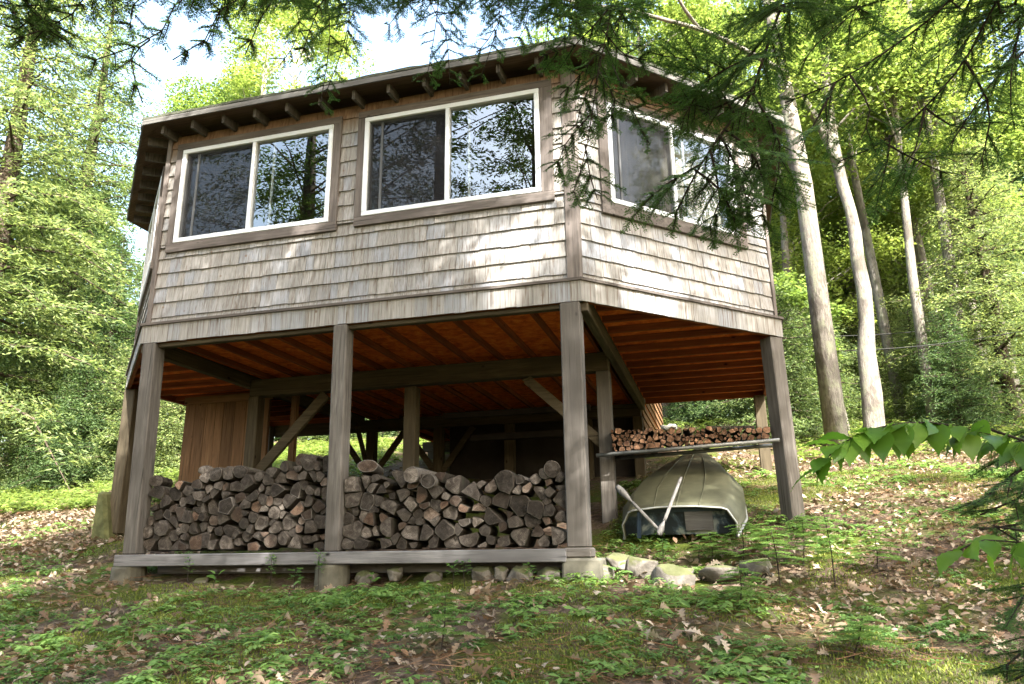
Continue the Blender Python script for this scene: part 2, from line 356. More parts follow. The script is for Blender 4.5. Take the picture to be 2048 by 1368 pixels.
HOLES = {id(FF): [(.25, 2.20, 1.17, 2.345), (2.585, 4.535, 1.18, 2.352)], id(FR): [(.43, 2.21, 1.11, 2.255)], id(FA): [(.40, 2.25, 1.12, 2.26)], id(FL): [(.8, 2.7, 1.15, 2.3)], id(FS): [(.9, 2.6, 1.15, 2.3)]}
def spans(face, z0, z1, a, b, pad=0.):
    out = [(a, b)]
    for (h0, h1, k0, k1) in HOLES.get(id(face), []):
        if z1 > k0-pad+1e-4 and z0 < k1+pad-1e-4:
            nx = []
            for p, q in out:
                if h1+pad <= p or h0-pad >= q: nx.append((p, q)); continue
                if h0-pad > p: nx.append((p, h0-pad))
                if h1+pad < q: nx.append((h1+pad, q))
            out = nx
    return out
def wall(face, name, s0, s1, label=None):
    rnd = random.Random(int(face.L*1000)); sh = MB(); bk = MB()
    hs = HOLES.get(id(face), [])
    zs = sorted({.19, WT+.05}|{h[2] for h in hs}|{h[3] for h in hs})
    for z0, z1 in zip(zs[:-1], zs[1:]):
        for p, q in spans(face, z0, z1, s0, s1): face.box(bk, p, q, z0, z1, -.16, -.075)
    b = bk.build(name, M_DARK, cabin)
    if label: b['label'] = label
    z = .215; E = .175; first = True
    while z < WT:
        zt = z+(.085 if first else E); first = False
        cut = sorted({z, min(zt, WT+.02)}|{c for h in hs for c in (h[2]-.04, h[3]+.04) if z+.02 < c < zt-.02})
        for c0, c1 in zip(cut[:-1], cut[1:]):
            for p, q in spans(face, c0, c1, s0, s1, .04):
                t = p
                while t < q-1e-3:
                    wd = rnd.choice((.085, .11, .13, .15, .18, .21))*rnd.uniform(.9, 1.1)
                    if q-t-wd < .05: wd = q-t
                    e = t+wd-.004; j = rnd.uniform(-.005, .003); k = rnd.uniform(-.001, .003)
                    zt2 = c1+(.02 if c1 == cut[-1] else -.001); zb = c0+(j if c0 == z else 0)
                    ob = -.048+k; ot = -.066
                    sh.hexa([face.P(t, zb, ob), face.P(e, zb+rnd.uniform(-.002, .002), ob), face.P(e, zb, -.074), face.P(t, zb, -.074), face.P(t, zt2, ot), face.P(e, zt2, ot), face.P(e, zt2, -.074), face.P(t, zt2, -.074)])
                    t += wd
        z = zt
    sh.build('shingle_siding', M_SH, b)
    return b
wall(FF, 'front_wall', .06, W-.06); wall(FR, 'angled_wall', .05, FR.L-.04, 'angled shingled wall right of the front corner'); wall(FA, 'angled_wall', .05, FA.L-.05, 'angled shingled wall at the left end')
wall(FL, 'side_wall', 0, FL.L-.05); wall(FS, 'side_wall', .05, FS.L)
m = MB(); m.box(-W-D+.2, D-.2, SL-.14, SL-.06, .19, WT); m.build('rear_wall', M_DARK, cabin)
m = MB(); _q = off(-.2); m.add([(a, b, .24) for a, b in _q], [tuple(range(len(_q)))]); m.build('interior_floor', WD[0], cabin)
# corner boards
def wd_mat(f): return 0
for face, s0, s1, nm in ((FF, -.012, .085, 0), (FF, W-.155, W+.012, 0), (FR, -.012, .075, 0), (FR, FR.L-.075, FR.L+.01, 0), (FA, FA.L-.09, FA.L+.012, 0), (FA, 0, .09, 0), (FS, 0, .09, 0)):
    m = MB(); face.box(m, s0+.02, s1-.02, .238, WT+.03, -.07, -.034); m.build('corner_board', WB[2], cabin, bevel=.003)
# skirt band of short shingles, with its ledge moulding
for face in (FL, FA, FF, FR, FS):
    rnd = random.Random(int(face.L*77)); m = MB(); t = 0.
    while t < face.L-.001:
        wd = rnd.choice((.07, .09, .11, .13, .16)); wd = face.L-t if face.L-t-wd < .05 else wd
        k = rnd.uniform(0, .004); face.box(m, t+.001, t+wd-.001, rnd.uniform(-.004, .002), .200, -.02, -.004+k); t += wd
    m.build('skirt_band', M_BAND, cabin)
    m = MB(); e = .012
    m.hexa([face.P(-e, .200, .02), face.P(face.L+e, .200, .02), face.P(face.L, .200, -.06), face.P(0, .200, -.06), face.P(-e, .226, .022), face.P(face.L+e, .226, .022), face.P(face.L, .238, -.06), face.P(0, .238, -.06)])
    m.build('ledge', WB[0] if face is FF else WB[1], cabin)
    m = MB(); face.box(m, .05, face.L-.05, -.0, .19, -.065, -.022); m.build('rim_joist', WJ[0], cabin)
# windows
def window(face, s0, s1, z0, z1, slider, trims, label=None, curtain=0):
    f = MB(); t = .052
    face.box(f, s0, s1, z0, z0+t, -.11, -.018); face.box(f, s0, s1, z1-t, z1, -.11, -.018)
    face.box(f, s0, s0+t, z0+t, z1-t, -.11, -.018); face.box(f, s1-t, s1, z0+t, z1-t, -.11, -.018)
    fr = f.build('window', M_VINYL, cabin, bevel=.004)
    if label: fr['label'] = label
    mid = s0+(s1-s0)*.49
    m = MB(); face.box(m, mid-.022, mid+.022, z0+t, z1-t, -.10, -.022); m.build('mullion', M_VINYL, fr, bevel=.003)
    m = MB(); m.add([face.P(mid+.02, z0+t-.004, -.062), face.P(s1-t+.004, z0+t-.004, -.062), face.P(s1-t+.004, z1-t+.004, -.062), face.P(mid+.02, z1-t+.004, -.062)], [(0, 1, 2, 3)]); m.build('pane', M_GLASS, fr)
    m = MB(); m.add([face.P(s0+t-.004, z0+t-.004, -.085), face.P(mid+.02, z0+t-.004, -.085), face.P(mid+.02, z1-t+.004, -.085), face.P(s0+t-.004, z1-t+.004, -.085)], [(0, 1, 2, 3)]); m.build('pane', M_GLASS, fr)
    if slider:
        m = MB(); m.add([face.P(s0+t-.004, z0+t-.004, -.045), face.P(mid-.02, z0+t-.004, -.045), face.P(mid-.02, z1-t+.004, -.045), face.P(s0+t-.004, z1-t+.004, -.045)], [(0, 1, 2, 3)]); m.build('screen', M_SCREEN, fr)
    for q, o in ((s0+t+.13, -.075), (mid+.22, -.095)):      # edges of the sliding sashes
        m = MB(); face.box(m, q-.011, q+.011, z0+t, z1-t, o-.02, o); m.build('sash_stile', M_VINYL, fr)
    if curtain:
        m = MB(); a, b = curtain; n = 60; vs = []; fs = []
        for i in range(n+1):
            q = a+(b-a)*i/n; o = -.25+.025*math.sin(i*1.15)+.01*math.sin(i*2.9); vs += [face.P(q, z0-.05, o), face.P(q, z1+.05, o)]
        fs = [(2*i, 2*i+2, 2*i+3, 2*i+1) for i in range(n)]; m.add(vs, fs); m.build('curtain', M_CURT, fr, True)
    l, r, bt, tp = trims; wm = WB
    ax = 0 if face is FF else 1
    m = MB(); face.box(m, s0-l, s1+r, z0-bt, z0-.004, -.075, -.022); m.build('sill_board', wm[ax], fr, bevel=.003)
    m = MB(); face.box(m, s0-l, s1+r, z1+.004, z1+tp, -.075, -.026); m.build('head_board', wm[ax], fr, bevel=.003)
    m = MB(); face.box(m, s0-l, s0-.004, z0-.004, z1+.004, -.075, -.024); m.build('jamb_board', wm[2], fr, bevel=.003)
    m = MB(); face.box(m, s1+.004, s1+r, z0-.004, z1+.004, -.075, -.024); m.build('jamb_board', wm[2], fr, bevel=.003)
window(FF, .25, 2.20, 1.17, 2.345, 1, (.09, .095, .11, .09), 'left front window with dark screened half')
window(FF, 2.585, 4.535, 1.18, 2.352, 1, (.085, .13, .105, .09), 'front window beside the corner')
window(FR, .43, 2.21, 1.11, 2.255, 1, (.11, .11, .13, .09), 'window on the angled right wall', (.45, 2.2))
window(FA, .40, 2.25, 1.12, 2.26, 0, (.1, .1, .11, .09))
# roof
RZ = 2.575; o1 = off(.25); o1[0] = o1[0]+np.array([0, .2]); o1[-1] = o1[-1]+np.array([0, .05])
eave = [tuple(p) for p in o1]+[(D-1.6, SL+1.6), (-W-D+1.6, SL+1.6)]
apex = [(-3.4, 3.4, 3.65), (-1.5, 3.4, 3.65)]
m = MB(); n = len(eave); vb = [(x, y, RZ) for x, y in eave]; vt = [(x, y, RZ+.062) for x, y in eave]
ab = [(x, y, z-.06) for x, y, z in apex]
def near(p): return 0 if p[0] < -2.45 else 1
fs = []; V = vb+vt+ab+apex
for i in range(n):
    j = (i+1) % n; a, b = near(eave[i]), near(eave[j])
    fs.append((i, j, n+j, n+i))
    if a == b: fs += [(j, i, 2*n+a), (n+i, n+j, 2*n+2+a)]
    else: fs += [(j, i, 2*n+a, 2*n+b), (n+i, n+j, 2*n+2+b, 2*n+2+a)]
roof = m.add(V, fs).build('roof', WE[0], cabin)
# moss-edged roofing felt on top of the deck, a little proud of it
m = MB(); ex = [np.array(p) for p in eave]; c = np.array([-2.45, 3.2])
out = [tuple(p+(p-c)/np.linalg.norm(p-c)*.025) for p in ex]
N = 40; vs = []; fs = []; rr = random.Random(3); ring = []
for i in range(n):
    a = np.array(out[i]); b = np.array(out[(i+1) % n])
    for k in range(N): ring.append(a+(b-a)*k/N)
for p in ring:
    q = p+(p-c)/np.linalg.norm(p-c)*rr.uniform(-.008, .008); vs += [(q[0], q[1], RZ+.066+rr.uniform(-.004, 0)), (q[0], q[1], RZ+.086+rr.uniform(0, .016))]
r = len(ring)
for p in ring:
    q = c+(p-c)*.93; d = np.linalg.norm(p-q); vs.append((q[0], q[1], RZ+.09+d*.33))
for i in range(r):
    j = (i+1) % r; fs += [(2*i, 2*j, 2*j+1, 2*i+1), (2*i+1, 2*j+1, 2*r+j, 2*r+i)]
m.add(vs, fs); m.build('roofing', M_ROOF, roof)
# fascia strip: the pale board edge along the eaves
for a, b in zip(o1[:-1], o1[1:]):
    d = (b-a)/np.linalg.norm(b-a); nn = np.array([d[1], -d[0]]); m = MB()
    A = a+nn*.003; B = b+nn*.003; A2 = A+nn*.018; B2 = B+nn*.018
    m.hexa([(*A2, RZ-.004), (*B2, RZ-.004), (*B, RZ-.004), (*A, RZ-.004), (*A2, RZ+.055), (*B2, RZ+.055), (*B, RZ+.055), (*A, RZ+.055)]); m.build('eave_board', WF[0], roof)
def tails(face, k0, k1, step, first=.12):
    t = first
    while t < face.L-.05:
        m = MB(); q = []
        for zz in (0, 1):
            for (tt, oo) in ((t-.018, .18), (t+.018, .18), (t+.019, -.16), (t-.019, -.16)):
                top = RZ-.003+.27*(.25-oo)*.33; bot = RZ-.105+.27*(.25-oo)*.33
                q.append(face.P(tt, top if zz else bot, oo))
        m.hexa(q); m.build('rafter_tail', WP[2], roof); t += step
tails(FF, 0, 0, .406, .10); tails(FR, 0, 0, .406, .28); tails(FA, 0, 0, .406, .1); tails(FS, 0, 0, .406, .2)
# floor: orange underside, joists, beams
m = MB(); pl = off(-.06); poly = [(p[0], p[1]) for p in pl]
m.add([(x, y, .085) for x, y in poly], [tuple(range(len(poly)-1, -1, -1))]); m.add([(x, y, .19) for x, y in poly], [tuple(range(len(poly)))])
m.box(-W, 0, SL, 10, .086, .19)
m.build('subfloor', M_INS, cabin)
for i in range(12):
    x = -4.62+.406*i; m = MB(); m.box(x-.02, x+.02, .07, SL-.05, .02, .182); m.build('floor_joist', WJ[1], cabin)
    m = MB(); m.box(x-.02, x+.02, SL+.05, 9.6, .02, .182); m.build('floor_joist', WJ[1], cabin)
for sgn in (0, 1):
    y = .42
    while y < SL-.2:
        xe = min(y, D)-.08
        m = MB()
        if sgn: m.box(.07, xe, y-.02, y+.02, .015, .182)
        else: m.box(-W-xe, -W-.07, y-.02, y+.02, .015, .182)
        m.build('floor_joist', WJ[0], cabin); y += .406
def part(nm, mats, *beams, label=None, bevel=.006):
    m = MB()
    for b in beams: m.box(*b)
    o = m.build(nm, mats, cabin, bevel=bevel)
    if label: o['label'] = label
    return o
part('side_beam', WI[1], (-.045, .045, .07, SL+.02, -.085, .182)); part('side_beam', WI[1], (-W-.045, -W+.045, .07, SL+.02, -.085, .182))
part('girder', WI[0], (-W+.05, -.05, 1.97, 2.13, -.21, .014)); part('girder', WI[0], (-W-D+.2, -.02, SL-.07, SL+.07, -.19, .012)); part('girder', WI[0], (-W, 0, 8.2, 8.35, -.19, .012))
part('rear_rim', WJ[0], (.06, D-.03, SL-.06, SL-.02, -.004, .19)); part('rear_rim', WJ[0], (-W-D+.03, -W-.06, SL-.06, SL-.02, -.004, .19))
m = MB(); m.box(-.03, -.012, SL+.05, 10., -.35, 2.5)
for _k in range(16):
    z = -.35+.15*_k; m.hexa([(-.012, SL+.05, z), (.018, SL+.05, z), (.018, 10., z), (-.012, 10., z), (-.012, SL+.05, z+.149), (-.004, SL+.05, z+.149), (-.004, 10., z+.149), (-.012, 10., z+.149)])
m.build('rear_side_wall', WD[1], cabin)
part('header_beam', WI[0], (-W+.18, -.22, .05, .13, -.045, .0))
# posts: (x0,x1,y0,y1,zbottom)
def post(x0, x1, y0, y1, zb, zt=-.004, lean=0., label=None, mat=None):
    m = MB(); z0 = zb
    m.hexa([(x0+lean, y0, z0), (x1+lean, y0, z0), (x1+lean, y1, z0), (x0+lean, y1, z0), (x0, y0, zt), (x1, y0, zt), (x1, y1, zt), (x0, y1, zt)])
    o = m.build('post', mat or WP[2], cabin, bevel=.01)
    if label: o['label'] = label
    return o
post(-4.865, -4.70, .0, .165, -2.222, lean=.07, label='left front post, dark grey timber')
post(-2.555, -2.405, .0, .165, -2.222, lean=.03, label='middle front post with dark knots')
post(-.21, -.022, .0, .185, -2.215, label='front corner post, lit in patches')
m = MB(); c = np.array([1.775, 1.915]); e1 = np.array([.76, .65]); e2 = np.array([-e1[1], e1[0]]); h = .088
q = []
for z, dx in ((-2.15, .03), (-.006, 0)):
    for a, b in ((-1, -1), (1, -1), (1, 1), (-1, 1)): p = c+e1*h*a+e2*h*b; q.append((p[0]+dx, p[1], z))
m.hexa(q); m.build('post', WP[2], cabin, bevel=.01)['label'] = 'right post beside the boat, foot on the leaf litter'
post(1.70, 1.86, 5.16, 5.32, -1.35, mat=WI[2]); post(-6.78, -6.60, 1.86, 2.03, -1.95, mat=WI[2]); post(-6.78, -6.62, 5.2, 5.36, -1.4)
post(-.20, -.04, 1.97, 2.13, -2.3, -.212, label='inner post left of the boat'); post(-2.66, -2.5, 2.06, 2.22, -2.2, -.212, mat=WI[2]); post(-4.86, -4.70, 1.97, 2.13, -2.2, -.212, mat=WI[2])
for x in (-4.70, -3.45, -2.2, -.9, -.08): post(x-.08, x+.08, SL-.08, SL+.08, -1.5, -.192, mat=WI[2])
for x in (-4.7, -2.5, -.3): post(x-.08, x+.08, 8.2, 8.36, -.7, -.192, mat=WI[2])
def brace(a, b, wd=.05, ht=.13):
    m = MB(); m.beam(a, b, wd, ht, (0, 0, 1)); m.build('brace', WI[0], cabin, bevel=.005)
brace((-1.05, 2.05, -.24), (-.14, 2.05, -1.08), .06, .12); brace((-3.75, 2.05, -.24), (-4.72, 2.05, -1.25), .06, .13)
brace((-1.1, 2.02, -.25), (-1.0, 2.02, -.24), .02, .03)
for x in (-4.70, -3.45): 
    for sg in (-1, 1):
        brace((x+sg*.62, SL, -.2), (x+sg*.05, SL, -.95), .05, .10)
brace((-4.7+.1, 4.6, -.2), (-4.7+.02, SL-.1, -.95), .05, .1)
# dark panels added to keep the space under the floor black; two hung boards
part('dark_panel', M_DARK, (-3.3, -.04, 5.5, 5.56, -1.4, .0)); part('dark_panel', M_DARK, (-W, -3.3, 9.4, 9.5, -.8, .0)); part('hung_lumber', M_DARK, (-2.5, -.3, 4.2, 4.3, -.62, -.52), (-2.6, -.5, 3.3, 3.38, -.42, -.34))
# plank closet in the left wing
cl = MB(); x = -6.34; rr = random.Random(5)
while x < -4.95:
    wd = rr.uniform(.13, .19); cl.box(x, min(x+wd-.006, -4.94), 2.60+rr.uniform(0, .006), 2.63, -2.0, -.02); x += wd
closet = cl.build('plank_closet', WD[2], cabin); closet['label'] = 'brown vertical plank closet wall under the floor'
m = MB(); m.box(-6.34, -6.31, 2.63, 4.6, -2., -.02); m.build('side_planks', WD[2], closet)
m = MB(); m.box(-6.35, -4.90, 2.575, 2.598, -.12, -.015); m.build('head_board', WD[0], closet)
m = MB(); m.box(-5.05, -4.93, 2.56, 2.597, -2.0, -.125); m.build('door_jamb', WD[2], closet)
m = MB(); m.box(-4.6, -4.52, 2.6, 2.68, -2.0, -.09); m.build('door_jamb', WD[2], closet)
# firewood deck, front beam and footings
part('front_beam', WG[0], (-4.84, -2.55, -.05, -.008, -2.338, -2.226)); part('front_beam', WG[0], (-2.546, -.212, -.05, -.008, -2.334, -2.224))
part('deck_boards', WG[0], (-4.8, -.22, .02, .16, -2.262, -2.232), (-4.8, -.22, .2, .42, -2.262, -2.232), (-4.8, -.22, .46, .62, -2.262, -2.232))
part('lower_beam', WG[0], (-4.6, -.3, .3, .36, -2.42, -2.268))
def footing(x, y, r, z0, z1):
    m = MB(); m.tube([(x, y, z0), (x, y, z1-.02), (x, y, z1)], [r*1.06, r, r*.95], 20); m.build('footing', M_CONC, cabin, False)
footing(-4.76, .09, .165, -2.9, -2.342); footing(-2.47, .09, .16, -2.9, -2.34)
m = MB(); m.box(-.235, .0, -.02, .22, -2.30, -2.217); m.build('post_block', WP[0], cabin, bevel=.012)
m = MB(); m.hexa([(-.27, -.06, -2.85), (.12, -.06, -2.85), (.12, .3, -2.85), (-.27, .3, -2.85), (-.25, -.04, -2.303), (.09, -.04, -2.303), (.09, .28, -2.303), (-.25, .28, -2.303)]); m.build('footing', M_CONC, cabin, bevel=.02)
m = MB(); m.hexa([(-6.95, 1.75, -2.4), (-6.55, 1.75, -2.4), (-6.55, 2.15, -2.4), (-6.95, 2.15, -2.4), (-6.93, 1.77, -1.40), (-6.80, 1.77, -1.40), (-6.80, 2.13, -1.40), (-6.93, 2.13, -1.40)]); m.build('footing', plain('mossy_pier', (.085, .09, .04), .95, .1, .5, 7, .5), cabin, bevel=.04)['label'] = 'mossy stone pier behind the left post'
# firewood shelf: two steel rails and boards between the inner post and the right post
m = MB(); m.tube([(-.20, 1.76, -1.225), (1.74, 1.76, -1.150)], .021, 10); sh = m.build('shelf_rail', M_STEEL, cabin, True)
m = MB(); m.tube([(-.20, 2.16, -1.225), (1.74, 2.16, -1.150)], .021, 10); m.build('shelf_rail', M_STEEL, cabin, True)
# ------------------------------------------------------------------ firewood
def clip(poly, a, b, c):       # keep a*x+b*y <= c
    out = []
    for i in range(len(poly)):
        p, q = poly[i], poly[(i+1) % len(poly)]; dp = a*p[0]+b*p[1]-c; dq = a*q[0]+b*q[1]-c
        if dp <= 0: out.append(p)
        if dp*dq < 0: t = dp/(dp-dq); out.append((p[0]+(q[0]-p[0])*t, p[1]+(q[1]-p[1])*t))
    return out
def pack(xa, xb, zbot, top, size, rnd, relax=2, rmax=1.05):
    """tightly packed log ends: clipped cells round scattered centres"""
    pts = []; area = sum((top(xa+(xb-xa)*(i+.5)/50)-zbot((xa+(xb-xa)*(i+.5)/50))) for i in range(50))/50*(xb-xa); n = int(area/size**2)
    tries = 0
    while len(pts) < n and tries < 60000:
        tries += 1; x = rnd.uniform(xa+.03, xb-.03); zl = zbot(x); z = rnd.uniform(zl+size*.35, max(top(x)-size*.4, zl+size*.4)); wgt = rnd.uniform(.62, 1.3)*size
        if all((x-p[0])**2*.8+(z-p[1])**2*1.25 > (.405*(wgt+p[2]))**2 for p in pts): pts.append((x, z, wgt))
    cells = []
    for i, (x, z, wg) in enumerate(pts):
        R = wg*rmax*.78; ph = rnd.random()*6; ax = rnd.uniform(.85, 1.25)
        poly = [(x+R*ax*math.cos(2*math.pi*k/22), z+R*.95*math.sin(2*math.pi*k/22)) for k in range(22)]
        for j, (u, v, wh) in enumerate(pts):
            if i == j: continue
            a, b = u-x, v-z; d2 = a*a+b*b
            if d2 > (.45)**2: continue
            f = .5+.5*(wg*wg-wh*wh)/d2*.45          # weighted bisector
            f = min(.72, max(.28, f)); poly = clip(poly, a, b, a*x+b*z+f*d2)
            if len(poly) < 3: break
        if len(poly) < 3: continue
        poly = clip(poly, 1, 0, xb); poly = clip(poly, -1, 0, -xa); zb = zbot(x); poly = clip(poly, 0, -1, -zb)
        if len(poly) < 3: continue
        cx = sum(p[0] for p in poly)/len(poly); cz = sum(p[1] for p in poly)/len(poly); kind = rnd.random(); th = rnd.uniform(0, 6.28); p2 = poly
        A0 = abs(sum(poly[i][0]*poly[(i+1) % len(poly)][1]-poly[(i+1) % len(poly)][0]*poly[i][1] for i in range(len(poly))))/2; rq = math.sqrt(A0/math.pi)
        def disc(pl, ox, oz, R):
            for k in range(20):
                c_, s_ = math.cos(2*math.pi*k/20), math.sin(2*math.pi*k/20)
                pl = clip(pl, c_, s_, c_*ox+s_*oz+R)
                if len(pl) < 3: break
            return pl
        if kind < .31:      # quarter split: apex, two straight faces and a round back
            ax_, az_ = cx-math.cos(th)*rq*.95, cz-math.sin(th)*rq*.95; h = rnd.uniform(.55, .85)
            for sg in (-1, 1): p2 = clip(p2, math.cos(th+sg*(math.pi/2+h))*-1*-1, math.sin(th+sg*(math.pi/2+h)), math.cos(th+sg*(math.pi/2+h))*ax_+math.sin(th+sg*(math.pi/2+h))*az_) if len(p2) > 2 else p2
            if len(p2) > 2: p2 = disc(p2, ax_, az_, rq*2.0)
        elif kind < .60:    # half round
            p2 = clip(p2, math.cos(th), math.sin(th), math.cos(th)*cx+math.sin(th)*cz+rq*.25)
            if len(p2) > 2: p2 = disc(p2, cx+math.cos(th)*rq*.2, cz+math.sin(th)*rq*.2, rq*1.22)
        elif kind < .74: p2 = disc(p2, cx, cz, rq*1.02)
        if len(p2) > 3:
            A1 = abs(sum(p2[i][0]*p2[(i+1) % len(p2)][1]-p2[(i+1) % len(p2)][0]*p2[i][1] for i in range(len(p2))))/2
            if A1 > .38*A0: poly = p2
        cx = sum(p[0] for p in poly)/len(poly); cz = sum(p[1] for p in poly)/len(poly)
        sc = rnd.uniform(.955, 1.0); poly = [(cx+(p[0]-cx)*sc, cz+(p[1]-cz)*sc) for p in poly]
        q = []
        for k in range(len(poly)):           # soften the corners
            a, b = poly[k], poly[(k+1) % len(poly)]; L = math.hypot(b[0]-a[0], b[1]-a[1])
            if L < .006: q.append(((a[0]+b[0])/2, (a[1]+b[1])/2)); continue
            t = min(.3, .007/L); q += [(a[0]+(b[0]-a[0])*t, a[1]+(b[1]-a[1])*t), (b[0]-(b[0]-a[0])*t, b[1]-(b[1]-a[1])*t)]
        if len(q) >= 4: cells.append(q)
    return cells
ORD = ['first', 'second', 'third', 'fourth', 'fifth', 'sixth', 'seventh', 'eighth', 'ninth', 'tenth', 'eleventh', 'twelfth', 'thirteenth', 'fourteenth', 'fifteenth', 'sixteenth', 'seventeenth', 'eighteenth', 'nineteenth', 'twentieth',
       'twenty first', 'twenty second', 'twenty third', 'twenty fourth', 'twenty fifth', 'twenty sixth', 'twenty seventh', 'twenty eighth', 'twenty ninth', 'thirtieth', 'thirty first', 'thirty second']
def log_mesh(q, y0, y1, rnd, wob=.006):
    cx = sum(p[0] for p in q)/len(q); cz = sum(p[1] for p in q)/len(q); k = len(q); m = MB(); rings = []
    tx, tz = rnd.uniform(-.02, .02), rnd.uniform(-.015, .015)
    q = [(p[0]+rnd.uniform(-wob, wob)*.5, p[1]+rnd.uniform(-wob, wob)*.5) for p in q]
    for t, s in ((0, .89), (-.003, .94), (.014, 1.), (.5, 1.01), (1, .97)):
        y = y0+(y1-y0)*t; rings += [(cx*0+(p[0]-cx)*s+tx*t, y-y0, (p[1]-cz)*s+tz*t) for p in q]
    # slightly domed, uneven cut face: centre vertex
    rings.append((rnd.uniform(-.01, .01), -rnd.uniform(-.004, .008), rnd.uniform(-.01, .01)))
    f = [(i*k+j, i*k+(j+1) % k, (i+1)*k+(j+1) % k, (i+1)*k+j) for i in range(4) for j in range(k)]; mi = [1]*len(f)
    f += [((j+1) % k, j, 5*k) for j in range(k)]; mi += [0]*k; f.append(tuple(4*k+j for j in range(k))); mi.append(0)
    m.add(rings, f, mi); return m, (cx, y0, cz)
def shape_word(q):
    xs = [p[0] for p in q]; zs = [p[1] for p in q]; w_, h_ = max(xs)-min(xs), max(zs)-min(zs)
    A = abs(sum(q[i][0]*q[(i+1) % len(q)][1]-q[(i+1) % len(q)][0]*q[i][1] for i in range(len(q))))/2; fill = A/(w_*h_)
    size = 'small' if A < .006 else 'large' if A > .0145 else 'medium'
    return size, ('flat' if w_ > 1.7*h_ else 'tall' if h_ > 1.5*w_ else 'round' if fill > .74 else 'wedge shaped' if fill < .62 else 'split')
def stack(cells, name, ya, yb, rnd, row_h, zref, where, start, group, jit=.035, noun='log'):
    rows = {}
    for q in cells:
        cx = sum(p[0] for p in q)/len(q); cz = sum(p[1] for p in q)/len(q); rows.setdefault(max(0, int((cz-zref(cx))/row_h)), []).append((cx, q))
    for r in sorted(rows):
        for i, (cx, q) in enumerate(sorted(rows[r], key=lambda t: t[0])):
            y0 = ya+rnd.uniform(-jit, jit); m, loc = log_mesh(q, y0, yb+rnd.uniform(-.05, .05), rnd)
            bark = M_LPALE if rnd.random() < .05 else M_LBARK
            o = m.build(name, [M_END, bark]); o.location = loc; o.rotation_euler = (0, 0, rnd.uniform(.02, .16))
            sz, sw = shape_word(q); rowname = 'bottom row' if r == 0 else ORD[r]+' row up'
            tag(o, f'{sz} {sw} {noun}, {ORD[min(i,31)]} from {start} in {rowname} of {where}', 'firewood', group)
rnd = random.Random(11)
def interp(tab): return lambda x: float(np.interp(x, [a for a, _ in tab], [b for _, b in tab]))
zb = lambda x: -2.19 if x < -3.4 else -2.205
topL = interp([(-4.66, -1.66), (-4.5, -1.58), (-4.3, -1.52), (-4.05, -1.46), (-3.8, -1.42), (-3.4, -1.40), (-3.15, -1.38), (-2.9, -1.30), (-2.7, -1.34), (-2.52, -1.38)])
topR = interp([(-2.40, -1.52), (-2.25, -1.50), (-2.0, -1.52), (-1.8, -1.54), (-1.5, -1.52), (-1.2, -1.62), (-.9, -1.60), (-.6, -1.58), (-.40, -1.52), (-.22, -1.52)])
cl_ = pack(-4.64, -2.545, zb, topL, .113, rnd); cr_ = pack(-2.375, -.22, zb, topR, .121, rnd)
stack(cl_, 'firewood_log', .10, .52, rnd, .098, zb, 'left woodpile', 'left', 'logs stacked between the left and middle posts')
stack(cr_, 'firewood_log', .07, .50, rnd, .098, zb, 'right woodpile', 'left', 'logs stacked between the middle and corner posts')
# logs lying on top of the piles
def round_log(u, v, Y, r, length, mats, label, yaw=0, tilt=0, squash=1., ends=(0,)):
    p = aty(u, v, Y); q = [(r*math.cos(2*math.pi*k/20)*rnd.uniform(.96, 1.04), r*squash*math.sin(2*math.pi*k/20)*rnd.uniform(.96, 1.04)) for k in range(20)]
    m, _ = log_mesh(q, 0, length, rnd, .004); o = m.build('firewood_log', mats); o.location = p; o.rotation_euler = (tilt, 0, yaw); return tag(o, label, 'firewood', 'logs lying on top of the woodpiles')
round_log(602, 920, .12, .066, .4, [M_END, M_LBARK], 'pale round log perched on top of the left woodpile near the middle post')
round_log(645, 930, .25, .085, .4, [M_END, M_LBARK], 'dark thick log tucked behind the middle post on the left pile', squash=.9)
round_log(735, 932, .10, .10, .4, [M_END, M_LPALE], 'thick half log with pale bark on top right of the middle post', yaw=.25, squash=.62)
round_log(822, 950, .0, .078, .65, [M_END, M_LPALE], 'long round pale barked log sticking out over the right woodpile', yaw=.05, tilt=.0)
round_log(856, 962, .0, .070, .6, [M_END, M_LPALE], 'round log lying beside the long pale one on the right pile', yaw=.1, tilt=.0)
round_log(1104, 938, .05, .077, .42, [M_END, M_LBARK], 'thick round log on top of the pile against the corner post', yaw=.2)
round_log(312, 962, .12, .07, .42, [M_END, M_LBARK], 'round log on top of the pile against the left post', yaw=.4, squash=.85)
round_log(412, 940, .12, .08, .4, [M_END, M_LBARK], 'half round grey log on top left of the left woodpile', yaw=.4, squash=.6)
round_log(465, 945, .12, .085, .4, [M_END, M_LBARK], 'half round grey log in the middle of the left pile top', yaw=.4, squash=.55)
